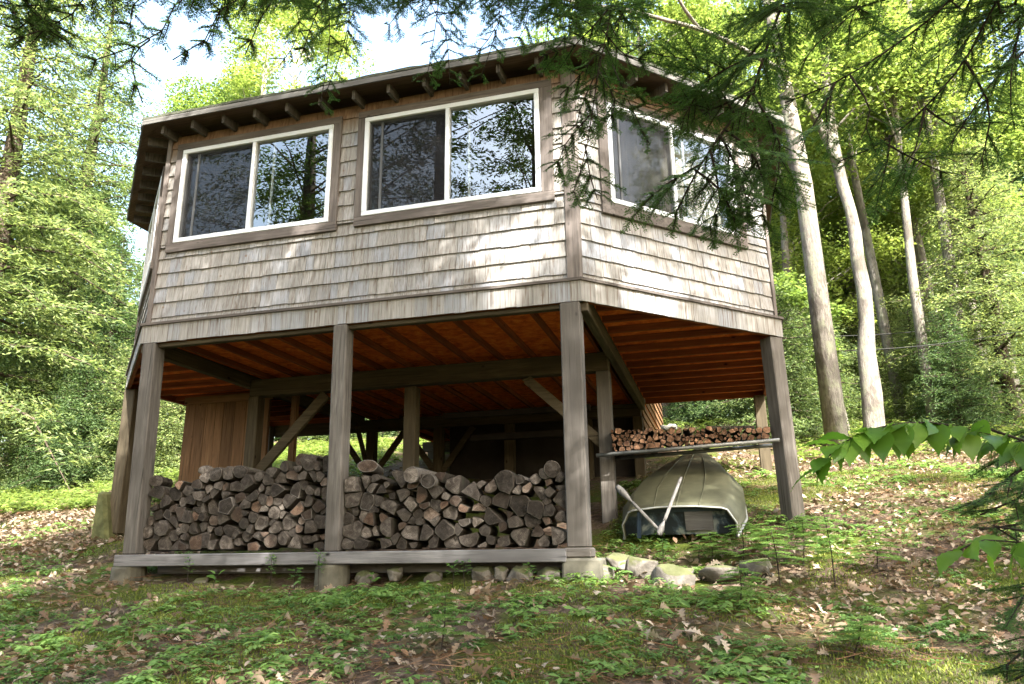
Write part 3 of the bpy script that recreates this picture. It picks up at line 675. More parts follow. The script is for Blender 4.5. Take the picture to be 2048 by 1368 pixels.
# small split sticks on the shelf
zs_ = lambda x: -1.200+(x+.2)*.0387
topS = interp([(-.12, -.93), (.1, -.95), (.5, -.97), (.9, -.98), (1.3, -1.0), (1.7, -1.03)])
cs_ = pack(-.03, 1.66, zs_, topS, .053, rnd)
def stick_mats():
    t = NT('split_stick_end'); oi = t.n('ObjectInfo'); f = t.noise((1, .2, 1), 20, 4, .7, .5, True)
    c = t.ramp(f, [(.3, (.06, .03, .02)), (.55, (.16, .09, .055)), (.75, (.29, .19, .13))]); wn = t.n('TexWhiteNoise', noise_dimensions='1D'); t.l(oi.outputs['Random'], wn.inputs['W'])
    c = t.mix(1., c, t.ramp(wn.outputs['Value'], [(0, (.5,)*3), (.7, (1.0,)*3), (1, (1.6,)*3)]), 'MULTIPLY'); return t.fin(c, .9, .1)
_mend = M_END; M_END = stick_mats()
stack(cs_, 'kindling_stick', 1.76, 2.14, rnd, .058, zs_, 'shelf pile', 'left', 'split sticks piled on the shelf above the boat', .02, 'stick')
m = MB(); m.beam((1.05, 1.95, -.955), (1.5, 1.85, -.99), .07, .03); tag(m.build('bark_slab', M_LBARK), 'long brown slab of bark lying on top of the shelf sticks', 'bark slab')
m = MB(); rr = random.Random(4); pts = [(.62+.1*math.cos(a)*rr.uniform(.5, 1), 1.80+.05*math.sin(a), -.965+.04*abs(math.sin(a*1.5))*rr.uniform(.5, 1)) for a in np.linspace(0, 6.0, 11)]
m.tube(pts, [.015, .028, .02, .03, .024, .03, .02, .028, .022, .02, .012], 6); tag(m.build('plastic_bag', M_WHITEP, None, True), 'crumpled white plastic bag on top of the shelf sticks', 'plastic bag')
M_END = _mend
# ------------------------------------------------------------------ upturned boat with two oars
# stations from stern (u=0) to bow: centre x, y, keel z, half width of the flat bottom, half width at the gunwale, side height
ST = [(0.0, .675, .95, -1.850, .465, .530, .30), (.2, .705, 1.45, -1.640, .515, .610, .33), (.4, .745, 1.95, -1.445, .46, .57, .33), (.6, .785, 2.45, -1.265, .33, .43, .32), (.8, .83, 2.92, -1.10, .165, .24, .30), (.93, .865, 3.28, -1.0, .065, .11, .28), (1., .88, 3.45, -.96, .02, .03, .28)]
boat = thing('boat', (.75, 2.0, -2.0), 'drab green flat-bottomed boat upside down on the ground under the shelf', 'boat')
ax = np.array([.205, 2.5, .89]); ax /= np.linalg.norm(ax); wv = np.array([1., -.08, 0.]); wv /= np.linalg.norm(wv); dn = np.cross(wv, ax); dn = dn if dn[2] < 0 else -dn
def station(s, sc=1., inset=0.):
    u, x, y, z, b, g, h = s; c = np.array([x, y, z]); out = []
    b -= inset; g -= inset
    prof = [(-g, h), (-g-.012, h*.55), (-b-.035, h*.32), (-b-.005, h*.14), (-b*.90, .022), (-b*.4, 0.), (0, -.004), (b*.4, 0.), (b*.90, .022), (b+.005, h*.14), (b+.035, h*.32), (g+.012, h*.55), (g, h)]
    return [c+wv*a+dn*(d+inset) for a, d in prof]
from itertools import chain
fine = []
for a, b in zip(ST[:-1], ST[1:]):
    for k in range(4): fine.append(tuple(p+(q-p)*k/4 for p, q in zip(a, b)))
fine.append(ST[-1]); nn = 13
m = MB(); outer = [station(s) for s in fine]; inner = [station(s, 1, .012) for s in fine]
vs = list(chain(*outer))+list(chain(*inner)); K = len(fine); fs = []
for i in range(K-1):
    for j in range(nn-1):
        fs.append((i*nn+j, i*nn+j+1, (i+1)*nn+j+1, (i+1)*nn+j)); o = K*nn; fs.append((o+i*nn+j+1, o+i*nn+j, o+(i+1)*nn+j, o+(i+1)*nn+j+1))
for i in range(K-1):
    for j in (0, nn-1): fs.append((i*nn+j, (i+1)*nn+j, K*nn+(i+1)*nn+j, K*nn+i*nn+j))
for j in range(nn-1): fs.append((j+1, j, K*nn+j, K*nn+j+1))
hull = m.add(vs, fs).build('hull', M_HULL, boat, True)
# bright metal lip round the stern opening and along the gunwales
m = MB(); m.tube([p for p in outer[0]], .009, 6); m.build('stern_lip', M_ALU, boat, True)
for j, sg in ((0, -1), (nn-1, 1)):
    m = MB(); m.tube([q[j]+wv*sg*.008 for q in outer], .014, 6); m.build('gunwale', M_ALU, boat, True)
for fr in (-.46, 0., .46):         # strakes along the bottom
    pts = []
    for s in fine:
        if fr and s[0] > .72: break
        if not fr and s[0] > .97: break
        pts.append(np.array(s[1:4])+wv*s[4]*fr-dn*.008)
    m = MB(); m.tube(pts, .009 if fr == 0 else .006, 6); m.build('strake', M_HULL, boat, True)
# recessed transom, worn blue paint over grey, with the square motor pad
tr = station(fine[1], 1, .014); tr = [p-dn*0 for p in tr]; top = tr
m = MB(); m.add(top, [tuple(range(nn))]); m.add([p+ax*.012 for p in top], [tuple(range(nn-1, -1, -1))]); t_ = m.build('transom', M_TRANS, boat)
c = np.array(fine[1][1:4]); m = MB(); a = c+wv*.06+dn*.17-ax*.03; m.beam(a, a+wv*.26, .03, .20, dn); m.build('motor_pad', WG[0], boat)
m = MB(); a = np.array(fine[0][1:4])+ax*.05-wv*.37+dn*.05; m.beam(a, a+dn*.26-wv*.03, .035, .04, ax); m.build('corner_brace', M_BLUE, boat)
m = MB(); a = np.array(fine[1][1:4])+dn*.055-ax*.035; m.beam(a-wv*.36, a+wv*.42, .03, .055, dn); m.build('transom_rail', M_BLUE, boat)
def oar(a, b, label, blade_at_a, bl, bw):
    a = np.array(a); b = np.array(b); L = np.linalg.norm(b-a); o = thing('oar', tuple(b if b[2] < a[2] else a), label, 'oar', 'oars leaning on the boat')
    d = (b-a)/L; t0 = bl if blade_at_a else 0; m = MB()
    m.tube([a+d*(t0*.95), a+d*(t0+.03), a+d*(L*.6), b], [.013, .017, .016, .015], 10); m.build('shaft', M_OAR, o, True)
    sd = np.cross(d, _fw); sd /= np.linalg.norm(sd); nn_ = np.cross(sd, d); m = MB(); n = 10; V = []
    for i in range(n+1):
        t = i/n; wd = bw*(math.sin(math.pi*min(1, t*.9+.12))**.6)*(.45+.55*(1-t)) if t < 1 else .02; c = a+d*bl*t
        V += [c-sd*wd, c-nn_*.009, c+sd*wd, c+nn_*.009]
    f = [(i*4+j, i*4+(j+1) % 4, (i+1)*4+(j+1) % 4, (i+1)*4+j) for i in range(n) for j in range(4)]+[(3, 2, 1, 0), (n*4, n*4+1, n*4+2, n*4+3)]
    m.add(V, f).build('blade', M_OAR, o, True)
pA = aty(1233, 972, .88); pB = aty(1322, 1064, .76); oar(pA, pB, 'grey oar slanting down from the inner post to the boat stern', True, .24, .042)
pC = aty(1362, 955, 1.02); pD = aty(1318, 1070, .70); oar(pD, pC, 'pale oar propped upright against the upturned boat bottom', True, .17, .042)
# ------------------------------------------------------------------ bulk foliage meshes
def bulk(name, parts, mats, parent=None, tubes=None, smooth=False):
    """parts: list of (V (n,k,3), F (m,4), material index) where every copy keeps its own vertices"""
    Vs, Fs, Ms = [], [], []; base = 0
    lt = np.zeros(0, np.int32)
    if tubes is not None and tubes.n:
        Vs.append(np.array(tubes.v, np.float32)); tf = [f for f in tubes.f]
    else: tf = []
    base = tubes.n if tf else 0
    li = [np.array([i for f in tf for i in f], np.int32)]; lts = [np.array([len(f) for f in tf], np.int32)]
    Ms.append(np.array(tubes.m if tf else [], np.int32))
    for V, F, mi in parts:
        V = np.asarray(V, np.float32); n, k, _ = V.shape; F = np.asarray(F, np.int32)
        Vs.append(V.reshape(-1, 3)); idx = (F[None]+(np.arange(n, dtype=np.int32)*k)[:, None, None]+base).reshape(-1)
        li.append(idx.astype(np.int32)); lts.append(np.full(n*len(F), F.shape[1], np.int32)); Ms.append(np.full(n*len(F), mi, np.int32)); base += n*k
    V = np.concatenate(Vs); L = np.concatenate(li); T = np.concatenate(lts); M = np.concatenate(Ms)
    me = bpy.data.meshes.new(name); me.vertices.add(len(V)); me.vertices.foreach_set('co', V.ravel()); me.loops.add(len(L)); me.loops.foreach_set('vertex_index', L)
    me.polygons.add(len(T)); me.polygons.foreach_set('loop_start', np.concatenate([[0], np.cumsum(T)[:-1]]).astype(np.int32)); me.polygons.foreach_set('loop_total', T)
    me.polygons.foreach_set('material_index', M)
    for m in (mats if isinstance(mats, (list, tuple)) else [mats]): me.materials.append(m)
    me.update(calc_edges=True)
    if smooth: me.polygons.foreach_set('use_smooth', [True]*len(T))
    o = bpy.data.objects.new(name, me); COL.objects.link(o)
    if parent: attach(o, parent)
    return o
def unit(a): return a/(np.linalg.norm(a, axis=-1, keepdims=True)+1e-9)
def frames(yaw, pitch, roll):
    """(n,3,3) rows: along, across, normal"""
    cy, sy, cp, sp, cr, sr = np.cos(yaw), np.sin(yaw), np.cos(pitch), np.sin(pitch), np.cos(roll), np.sin(roll)
    a = np.stack([cy*cp, sy*cp, sp], -1); b0 = np.stack([-sy, cy, 0*cy], -1); n0 = np.cross(a, b0)
    b = b0*cr[:, None]+n0*sr[:, None]; n = np.cross(a, b); return np.stack([a, b, n], 1)
def leaf_copies(pos, fr, size, tmpl):
    return pos[:, None, :]+np.einsum('kj,njc->nkc', tmpl, fr)*np.asarray(size)[:, None, None]
def leaf_template(widths, curl=.25, fold=.25, ts=None):
    n = len(widths); V = []; 
    for i, wd in enumerate(widths):
        t = i/(n-1) if ts is None else ts[i]; z = curl*math.sin(t*2.4)-curl*.3*t
        V += [(t, -wd, z+fold*wd), (t, 0, z), (t, wd, z+fold*wd)]
    F = []
    for i in range(n-1):
        a, b = 3*i, 3*i+3; F += [(a, b, b+1, a+1), (a+1, b+1, b+2, a+2)]
    return np.array(V), np.array(F)
OAK = leaf_template([.02, .13, .07, .27, .11, .40, .14, .33, .12, .02], .16, .35)
OAK2 = leaf_template([.02, .20, .10, .36, .12, .30, .05, .01], -.22, -.4)
OVAL = leaf_template([.0, .20, .27, .22, .0], .12, .25)
OVAL2 = leaf_template([.0, .22, .25, .14, .0], -.25, .4)
# ------------------------------------------------------------------ fallen leaves, moss, ground cover (nobody could count these)
def scatter(n, x0, x1, y0, y1, power=1.0):
    x = RNG.uniform(x0, x1, n); y = y0+(y1-y0)*RNG.random(n)**power; return x, y
def under(x, y): return (x > -4.7) & (x < -.1) & (y > -.02) & (y < 9)
moss_f = lambda x, y: vnoise(x*1.0+3, y*1.3+9)*.6+vnoise(x*2.6, y*3.1+4)*.4+np.where(np.asarray(x) < .3, -.06, .01)
def on_ground(x, y, dz=.0): return np.stack([x, y, ground_z(x, y)+dz], -1)
lp = []
for tmpl, n, a, b in ((OAK, 5200, .055, .12), (OAK2, 4200, .055, .11), (OVAL, 9000, .04, .085), (OVAL2, 8000, .035, .08)):
    x, y = scatter(n, -9, 6, -3.4, 7, 1.35); k = (moss_f(x, y) < .50+.08*RNG.random(n)) & ~under(x, y); x, y = x[k], y[k]; n = len(x)
    p = on_ground(x, y, RNG.uniform(.004, .045, n)); fr = frames(RNG.uniform(0, 6.28, n), RNG.normal(.0, .45, n), RNG.normal(0, .5, n)); lp.append((leaf_copies(p, fr, RNG.uniform(a, b, n), tmpl[0]), tmpl[1], 0))
for tmpl, n, a, b in ((OAK, 1300, .05, .10), (OVAL, 4200, .035, .07), (OVAL2, 4200, .03, .065)):
    x, y = scatter(n, 1.2, 7, -1.2, 8, 1.1); k = (moss_f(x, y) < .56+.10*RNG.random(n)); x, y = x[k], y[k]; n = len(x)
    p = on_ground(x, y, RNG.uniform(.004, .045, n)); fr = frames(RNG.uniform(0, 6.28, n), RNG.normal(.0, .4, n), RNG.normal(0, .45, n)); lp.append((leaf_copies(p, fr, RNG.uniform(a, b, n), tmpl[0]), tmpl[1], 0))
for tmpl, n, a, b in ((OAK, 1500, .06, .12), (OVAL, 6500, .05, .10), (OVAL2, 6500, .04, .09)):
    x, y = scatter(n, -13, -6.3, .2, 7); p = on_ground(x, y, RNG.uniform(.004, .04, n)); fr = frames(RNG.uniform(0, 6.28, n), RNG.normal(.0, .4, n), RNG.normal(0, .45, n)); lp.append((leaf_copies(p, fr, RNG.uniform(a, b, n), tmpl[0]), tmpl[1], 0))
tag(bulk('fallen_leaves', lp, M_LITTER), 'tan fallen oak and beech leaves littering the slope', 'fallen leaves', kind='stuff')
def blades(x, y, h0, h1, wd, lean, dz=0.):
    n = len(x); p = on_ground(x, y, dz); yaw = RNG.uniform(0, 6.28, n); h = RNG.uniform(h0, h1, n); l = RNG.normal(0, lean, n)
    u = np.stack([np.cos(yaw), np.sin(yaw), 0*yaw], -1); v = np.stack([-np.sin(yaw), np.cos(yaw), 0*yaw], -1)
    tip = p+u*(h*l)[:, None]+np.array([0, 0, 1.])*h[:, None]; mid = p+u*(h*l*.35)[:, None]+np.array([0, 0, .55])*h[:, None]
    return np.stack([p, mid-v*wd, tip, mid+v*wd], 1)
x, y = scatter(420000, -8, 5.2, -3.3, 5.5, 1.5); k = (moss_f(x, y) > .47+.06*RNG.random(len(x))) & ~under(x, y); x, y = x[k], y[k]
tag(bulk('moss', [(blades(x, y, .008, .032, .0042, .8), [(0, 1, 2, 3)], 0)], M_MOSS), 'cushions of yellow green moss on the slope', 'moss', kind='stuff')
# thin dead twigs and pine straw
x, y = scatter(26000, -8, 5, -3.3, 4, 1.4); k = vnoise(x*1.5+20, y*1.8+60) > .60; x, y = x[k], y[k]; n = len(x); p = on_ground(x, y, RNG.uniform(.01, .05, n)); fr = frames(RNG.uniform(0, 6.28, n), RNG.normal(0, .2, n), RNG.uniform(0, 3, n)); tw = np.array([(0, -.012, 0), (1, -.008, .02), (1, .008, .02), (0, .012, 0)])
tag(bulk('pine_straw', [(leaf_copies(p, fr, RNG.uniform(.05, .22, n), tw), [(0, 1, 2, 3)], 0)], leafmat('straw', [(.08, .04, .02), (.15, .085, .05), (.20, .12, .07)], .1, .8, .1)), 'brown twigs and needles lying among the leaves', 'pine straw', kind='stuff')
# little seedlings and herbs covering the slope: small pinnate sprays
def sprays(x, y, size, npair, h, mat, name, label, cat, arch=.35):
    n = len(x); base = on_ground(x, y); out = []
    for fnd in range(3):
        yaw = RNG.uniform(0, 6.28, n)+fnd*2.1; s = size*RNG.uniform(.6, 1.15, n); rise = RNG.uniform(.5, 1.0, n)*h
        d = np.stack([np.cos(yaw), np.sin(yaw), 0*yaw], -1)
        for j in range(npair):
            t = (j+1)/npair; c = base+d*(s*t)[:, None]; c[:, 2] += rise*(1-(1-t)**2)-arch*s*t*t
            ln = s*(.50*(1-t)**.7+.14)*.8
            for sg in (-1, 1):
                fr = frames(yaw+sg*1.05*(1-.25*t), RNG.normal(-.15, .2, n), RNG.normal(0, .3, n)); out.append(leaf_copies(c, fr, ln, OV3[0]))
    return tag(bulk(name, [(np.concatenate(out), OV3[1], 0)], mat), label, cat, kind='stuff')
OV3 = (np.array([(0, -.02, 0), (.5, -.2, .03), (1, 0, -.06), (.5, .2, .03)]), np.array([(0, 1, 2, 3)]))
x, y = scatter(8500, -8.5, 5.2, -3.3, 5, 1.4); k = (vnoise(x*1.3+40, y*1.3) > .38) & ~under(x, y); k = k & (vnoise(x*2.1+4, y*2.4) > .50); sprays(x[k], y[k], .115, 5, .075, M_HERB, 'ground_cover', 'small green herbs and seedlings sprinkled over the leaf litter', 'ground cover')
x, y = scatter(2600, -8.5, 5.6, -3.2, 5.5, 1.2); k = (vnoise(x*1.1+70, y*1.4+5) > .50) & ~under(x, y); sprays(x[k], y[k], .20, 6, .13, M_SEED, 'fern_patches', 'low feathery ferns and hemlock seedlings in patches on the slope', 'ferns')
x, y = scatter(1700, -17, -6.6, 3.2, 12); k = (x < -6.9) & (y > 3.6+1.6*vnoise(x*.8, y*.2+3)); sprays(x[k], y[k], .34, 6, .30, M_FERN, 'ferns', 'bright sunlit ferns covering the ground left of the cabin', 'ferns')
x, y = scatter(1300, -6.5, 9, 5.8, 15); k = (x > 2.2) | (y > 10.2) | (x < -5.2); sprays(x[k], y[k], .32, 6, .28, M_FERN, 'undergrowth', 'green fern undergrowth behind and right of the cabin', 'undergrowth')
# ------------------------------------------------------------------ stones
def stone(x, y, rx, ry, rz, label, sink=.35, seed=0, group=None, yaw=0):
    r = random.Random(seed); n1, n2 = 32, 18; sd = r.uniform(0, 90); PL = [(unit(np.array([r.gauss(0, 1), r.gauss(0, 1), r.gauss(.2, .8)])), r.uniform(.66, .92)) for _ in range(9)]; pw = r.uniform(.6, .85); V = []
    for i in range(n2+1):
        th = math.pi*i/n2
        for j in range(n1):
            ph = 2*math.pi*j/n1; d = np.array([math.sin(th)*math.cos(ph), math.sin(th)*math.sin(ph), math.cos(th)])
            q = np.sign(d)*np.abs(d)**pw; k = 1+.5*(float(vnoise(d[0]*1.6+sd, d[1]*1.6+d[2]*1.9+sd))-.5)+.26*(float(vnoise(d[0]*3+sd, d[1]*3+d[2]*4))-.5); q = q*k
            for pn, pc in PL:
                dd = float(np.dot(q, pn))
                if dd > pc: q = q-pn*(dd-pc)*.9
            V.append(q*np.array([rx, ry, rz])*1.12)
    F = [(i*n1+j, (i+1)*n1+j, (i+1)*n1+(j+1) % n1, i*n1+(j+1) % n1) for i in range(n2) for j in range(n1)]
    o = MB().add(V, F).build('stone', M_ROCK, None, True); o.location = (x, y, gz(x, y)+rz*(1-sink*2)); o.rotation_euler = (r.uniform(-.15, .15), r.uniform(-.15, .15), yaw); return tag(o, label, 'stone', group)
def stone_px(u, v, Y, rpx, asp, label, group, seed, sink=.3):
    p = aty(u, v, Y); t = np.dot(p-CAM, _fw); r = .9*rpx*t/FPX; o = stone(p[0], p[1], r, r*.9, r*asp, label, sink, seed, group); o.location.z = p[2]-.4*r; return o
ga, gb = 'stones in the row right of the corner post', 'stones under the front beam'
for k, (u, v, Y, r, a, l) in enumerate([(1238, 1118, .25, 26, .75, 'small brown stone beside the corner footing'), (1212, 1140, .05, 19, .9, 'little dark stone in front of the brown one by the footing'), (1283, 1122, .2, 32, .72, 'rounded reddish brown stone left of the big pale rock'), (1348, 1145, .0, 46, .72, 'big pale sunlit rock in the stone row'), (1440, 1130, .15, 44, .42, 'long flat sunlit stone with moss on top'), (1512, 1122, .25, 34, .62, 'pale stone half sunk in moss at the right end of the row')]): stone_px(u, v, Y, r, a, l, ga, k+3)
for k, (u, v, Y, r, a, l) in enumerate([(735, 1148, .12, 20, .9, 'mossy stone just right of the middle footing'), (790, 1143, .12, 19, .8, 'second stone from the middle footing under the beam'), (870, 1150, .2, 20, .8, 'dark stone under the middle of the right beam'), (968, 1142, .1, 24, .8, 'grey stone left of the small white one under the beam'), (1003, 1142, .05, 14, 1.1, 'small upright whitish stone under the beam'), (1040, 1142, .06, 29, .85, 'round pale stone right of the small white one'), (1097, 1147, .1, 28, 1., 'dark round stone against the corner footing'), (297, 1158, .12, 11, .7, 'tiny pale stone beside the left footing'), (318, 1160, .14, 10, .7, 'tiny grey stone under the left beam'), (342, 1166, .1, 14, .55, 'small flat pale stone near the left footing'), (345, 1160, .3, 9, .8, 'tiny round stone behind the flat one at left'), (404, 1160, .12, 17, .85, 'round yellowish stone under the left beam')]): stone_px(u, v, Y, r, a, l, gb, k+20)
# ------------------------------------------------------------------ single plants
def herb(u, v, Y, h, nl, ls, label, group, seed, lean=0):
    p = aty(u, v, Y); r = np.random.default_rng(seed); base = np.array([p[0], p[1], gz(p[0], p[1])]); o = thing('leafy_seedling', tuple(base), label, 'seedling', group)
    top = base+np.array([lean, 0, h]); mid = (base+top)/2+np.array([r.normal(0, .02), 0, 0])
    MB().tube([base-np.array([0, 0, .02]), mid, top], [.004, .003, .002], 5).build('stem', M_TWIG, o)
    pos = []; yaw = []; sz = []
    for i in range(nl):
        t = .45+.55*(i+1)/nl; c = base+(top-base)*t; a = i*2.4+r.random()
        for s_ in range(3 if ls < .07 else 1):
            pos.append(c); yaw.append(a+(s_-1)*.7); sz.append(ls*r.uniform(.7, 1.2))
    n = len(pos); fr = frames(np.array(yaw), r.normal(.1, .25, n), r.normal(0, .3, n))
    off_ = np.array(pos)+fr[:, 0]*.02; bulk('leaves', [(leaf_copies(off_, fr, np.array(sz), OVAL[0]), OVAL[1], 0)], M_HERB, o); return o
G1 = 'leafy seedlings along the front of the cabin'
for k, a in enumerate([(430, 1180, -.25, .16, 5, .10, 'broad leaved seedling in front of the left half of the beam'), (590, 1168, -.15, .20, 6, .055, 'seedling with pinnate leaves left of the middle footing'), (580, 1210, -.5, .12, 5, .085, 'pale bright seedling on the ground below the middle of the left beam'), (540, 1150, -.1, .30, 8, .045, 'tall thin seedling in front of the left woodpile near its right end'), (640, 1120, -.1, .34, 10, .045, 'bushy thin seedling beside the middle post'), (745, 1150, -.12, .14, 6, .07, 'bright leafy seedling right of the middle footing'), (905, 1120, -.1, .20, 6, .05, 'seedling in front of the right beam near its middle'), (930, 1150, -.2, .22, 6, .045, 'thin seedling right of the middle of the right beam'), (1060, 1120, -.15, .16, 5, .05, 'seedling in front of the round pale stone'), (1235, 1140, -.05, .14, 4, .10, 'single upright broad leaved sprout in front of the brown stone'), (380, 1110, -.1, .26, 7, .04, 'slender seedling in front of the left woodpile near its left end'), (1325, 1095, .4, .26, 9, .055, 'bushy seedling at the foot of the oars'), (1270, 1075, .6, .16, 7, .05, 'low seedling at the left corner of the boat'), (1400, 1090, .5, .18, 7, .05, 'seedling in front of the motor pad of the boat')]):
    herb(*a, G1, 60+k)
# ------------------------------------------------------------------ hemlock boughs near the camera
def needles(P0, P1, N, step, ln, wd, rng):
    """two flat rows of needles along every twig segment"""
    L = np.linalg.norm(P1-P0, axis=1); cnt = np.maximum(1, (L/step).astype(int)); idx = np.repeat(np.arange(len(L)), cnt)
    k = np.arange(len(idx))-np.repeat(np.cumsum(cnt)-cnt, cnt); t = (k+rng.random(len(k)))/cnt[idx]
    D = unit(P1-P0)[idx]; p = P0[idx]+(P1-P0)[idx]*t[:, None]; nn = N[idx]; S = unit(np.cross(nn, D)); out = []
    for sg in (-1, 1):
        a = rng.normal(1.15, .16, len(idx)); d = unit(D*np.cos(a)[:, None]+S*(sg*np.sin(a))[:, None]+nn*rng.normal(.0, .22, len(idx))[:, None])
        l = ln*rng.uniform(.75, 1.15, len(idx)); b = unit(np.cross(d, nn+rng.normal(0, .3, nn.shape)))
        m = p+d*(l*.5)[:, None]; out.append(np.stack([p, m-b*wd, p+d*l[:, None], m+b*wd], 1))
    return np.concatenate(out)
def resample(pts, step):
    pts = np.array(pts, float); out = []; n = len(pts)
    P = lambda i: pts[min(max(i, 0), n-1)]
    for i in range(n-1):
        L = np.linalg.norm(pts[i+1]-pts[i]); k = max(2, int(L/step))
        for j in range(k):
            t = j/k; a, b, c, d = P(i-1), P(i), P(i+1), P(i+2); out.append(.5*((2*b)+(c-a)*t+(2*a-5*b+4*c-d)*t*t+(3*b-a-3*c+d)*t**3))
    out.append(pts[-1]); return np.array(out)
def bough(tree, pts, r0, sec, step, rng, start=.0, droop=.5, nl=.013, nw=.0011, ns=.0042, ter=.026, keep=1., side=None, label=None, hang=0., tipr=.25):
    step *= .58; sec *= 1.12; C = resample(pts, .05); n = len(C); T = unit(np.gradient(C, axis=0)); cum = np.concatenate([[0], np.cumsum(np.linalg.norm(np.diff(C, axis=0), axis=1))]); LT = cum[-1]
    m = MB(); m.tube(C[::2] if n > 6 else C, list(np.linspace(r0, max(.0022, r0*.18), len(C[::2] if n > 6 else C))), 7)
    P0, P1, NN = [], [], []
    def seg(a, b, nn): P0.append(a); P1.append(b); NN.append(nn)
    s = LT*start; sgn = 1; up = np.array([0, 0, 1.])
    while s < LT:
        i = min(n-2, np.searchsorted(cum, s)); t = s/LT; d = T[i]; sd = np.cross(d, up) if side is None else np.array(side, float)-d*np.dot(side, d)
        sd = unit(sd+1e-6); nrm = unit(np.cross(sd, d)); nrm = nrm if nrm[2] >= 0 else -nrm
        if rng.random() < keep:
            tt = (t-start)/(1-start+1e-6); l = sec*rng.uniform(.55, 1.15)*(tipr+(1-tipr)*min(1, (1-tt)*1.6))*min(1., .5+2.2*tt); a = rng.normal(.95, .14)
            dd = unit(d*math.cos(a)+sd*sgn*math.sin(a)+nrm*rng.normal(0, .12)); k = max(3, int(l/.03)); q = [C[i]]
            for j in range(k):
                dd = unit(dd+np.array([0, 0, -droop*(.03+hang)])*1.0+rng.normal(0, .035, 3)); q.append(q[-1]+dd*l/k)
            q = np.array(q); m.tube(q[::2] if len(q) > 4 else q, list(np.linspace(.0030, .0011, len(q[::2] if len(q) > 4 else q))), 4, 0, False)
            snrm = unit(np.cross(np.cross(dd, up), dd)+rng.normal(0, .1, 3))
            for j in range(k):
                seg(q[j], q[j+1], snrm)
            u = .05; sg2 = 1
            while u < l:
                f = u/l*k; j = min(k-1, int(f)); c = q[j]+(q[j+1]-q[j])*(f-j); e = unit(q[j+1]-q[j]); b = unit(np.cross(snrm, e)); tl = ((l-u)*.45+.03)*rng.uniform(.5, 1.1); tl = min(tl, .15)
                an = rng.normal(.9, .12); td = unit(e*math.cos(an)+b*sg2*math.sin(an)+np.array([0, 0, -.12])+rng.normal(0, .06, 3)); kk = max(1, int(tl/.045)); c0 = c
                for _ in range(kk):
                    c1 = c0+td*tl/kk; seg(c0, c1, snrm); c0 = c1; td = unit(td+np.array([0, 0, -droop*.06])+rng.normal(0, .03, 3))
                u += ter*rng.uniform(.8, 1.2); sg2 = -sg2
        s += step*rng.uniform(.75, 1.25); sgn = -sgn
    b0 = m.build('bough', M_TWIG, tree, True)
    bulk('needles', [(needles(np.array(P0), np.array(P1), np.array(NN), ns, nl, nw, rng), [(0, 1, 2, 3)], 0)], M_NEEDLE, b0)
    if label: b0['label'] = label
    return b0
def px(*l): return [atd(*a) for a in l]
def near_tree(x, y, h, r, label, lean=(0, 0)):
    z = gz(x, y); t = thing('hemlock_tree', (x, y, z), label, 'tree', 'hemlocks beside the camera'); m = MB()
    m.tube([(x, y, z-.3), (x+lean[0]*.3, y+lean[1]*.3, z+h*.3), (x+lean[0], y+lean[1], z+h)], [r*1.2, r, r*.4], 14); m.build('trunk', M_BARK, t, True); return t
def hook(tree, p, z):      # where a bough leaves its trunk
    return np.array([tree.location[0], tree.location[1], z])
TR = near_tree(2.9, -7.5, 14, .24, 'hemlock right of the camera whose dark boughs hang across the upper right')
TL = near_tree(-3.6, -5.6, 14, .22, 'hemlock left of the camera whose needle sprays hang at the upper left')
TM = near_tree(2.2, -9.2, 15, .24, 'hemlock behind the camera whose boughs hang above the roof edge')
rg = np.random.default_rng(21)
NEAR = dict(nl=.0140, nw=.0013, ns=.0027, ter=.020); MID = dict(nl=.0125, nw=.0019, ns=.0030, ter=.019)
# upper left sprays, close to the lens
bough(TL, [hook(TL, 0, .8)]+px((360, -170, 2.7), (350, 10, 2.55), (300, 78, 2.5), (165, 128, 2.45)), .006, .17, .052, rg, .55, .5, **NEAR, label='needle spray against the bright sky')
bough(TL, [hook(TL, 0, .8)]+px((470, -160, 2.8), (440, 20, 2.7), (410, 80, 2.65), (345, 120, 2.6)), .006, .20, .045, rg, .50, .6, **NEAR)
bough(TL, px((300, 80, 2.5), (262, 120, 2.5), (285, 205, 2.5)), .003, .11, .045, rg, .05, .5, **NEAR)
bough(TL, [hook(TL, 0, .8)]+px((200, -160, 2.6), (180, -20, 2.6), (120, 45, 2.6), (20, 80, 2.5)), .008, .22, .05, rg, .4, .6, **NEAR)
bough(TL, [hook(TL, 0, .6)]+px((20, -120, 2.6), (40, -10, 2.5), (90, 40, 2.5), (135, 62, 2.4)), .006, .17, .05, rg, .4, .5, **NEAR)
bough(TL, [hook(TL, 0, 1.2)]+px((600, -180, 3.1), (560, -30, 3.), (520, 40, 2.9), (490, 110, 2.9)), .006, .22, .05, rg, .45, .7, **NEAR)
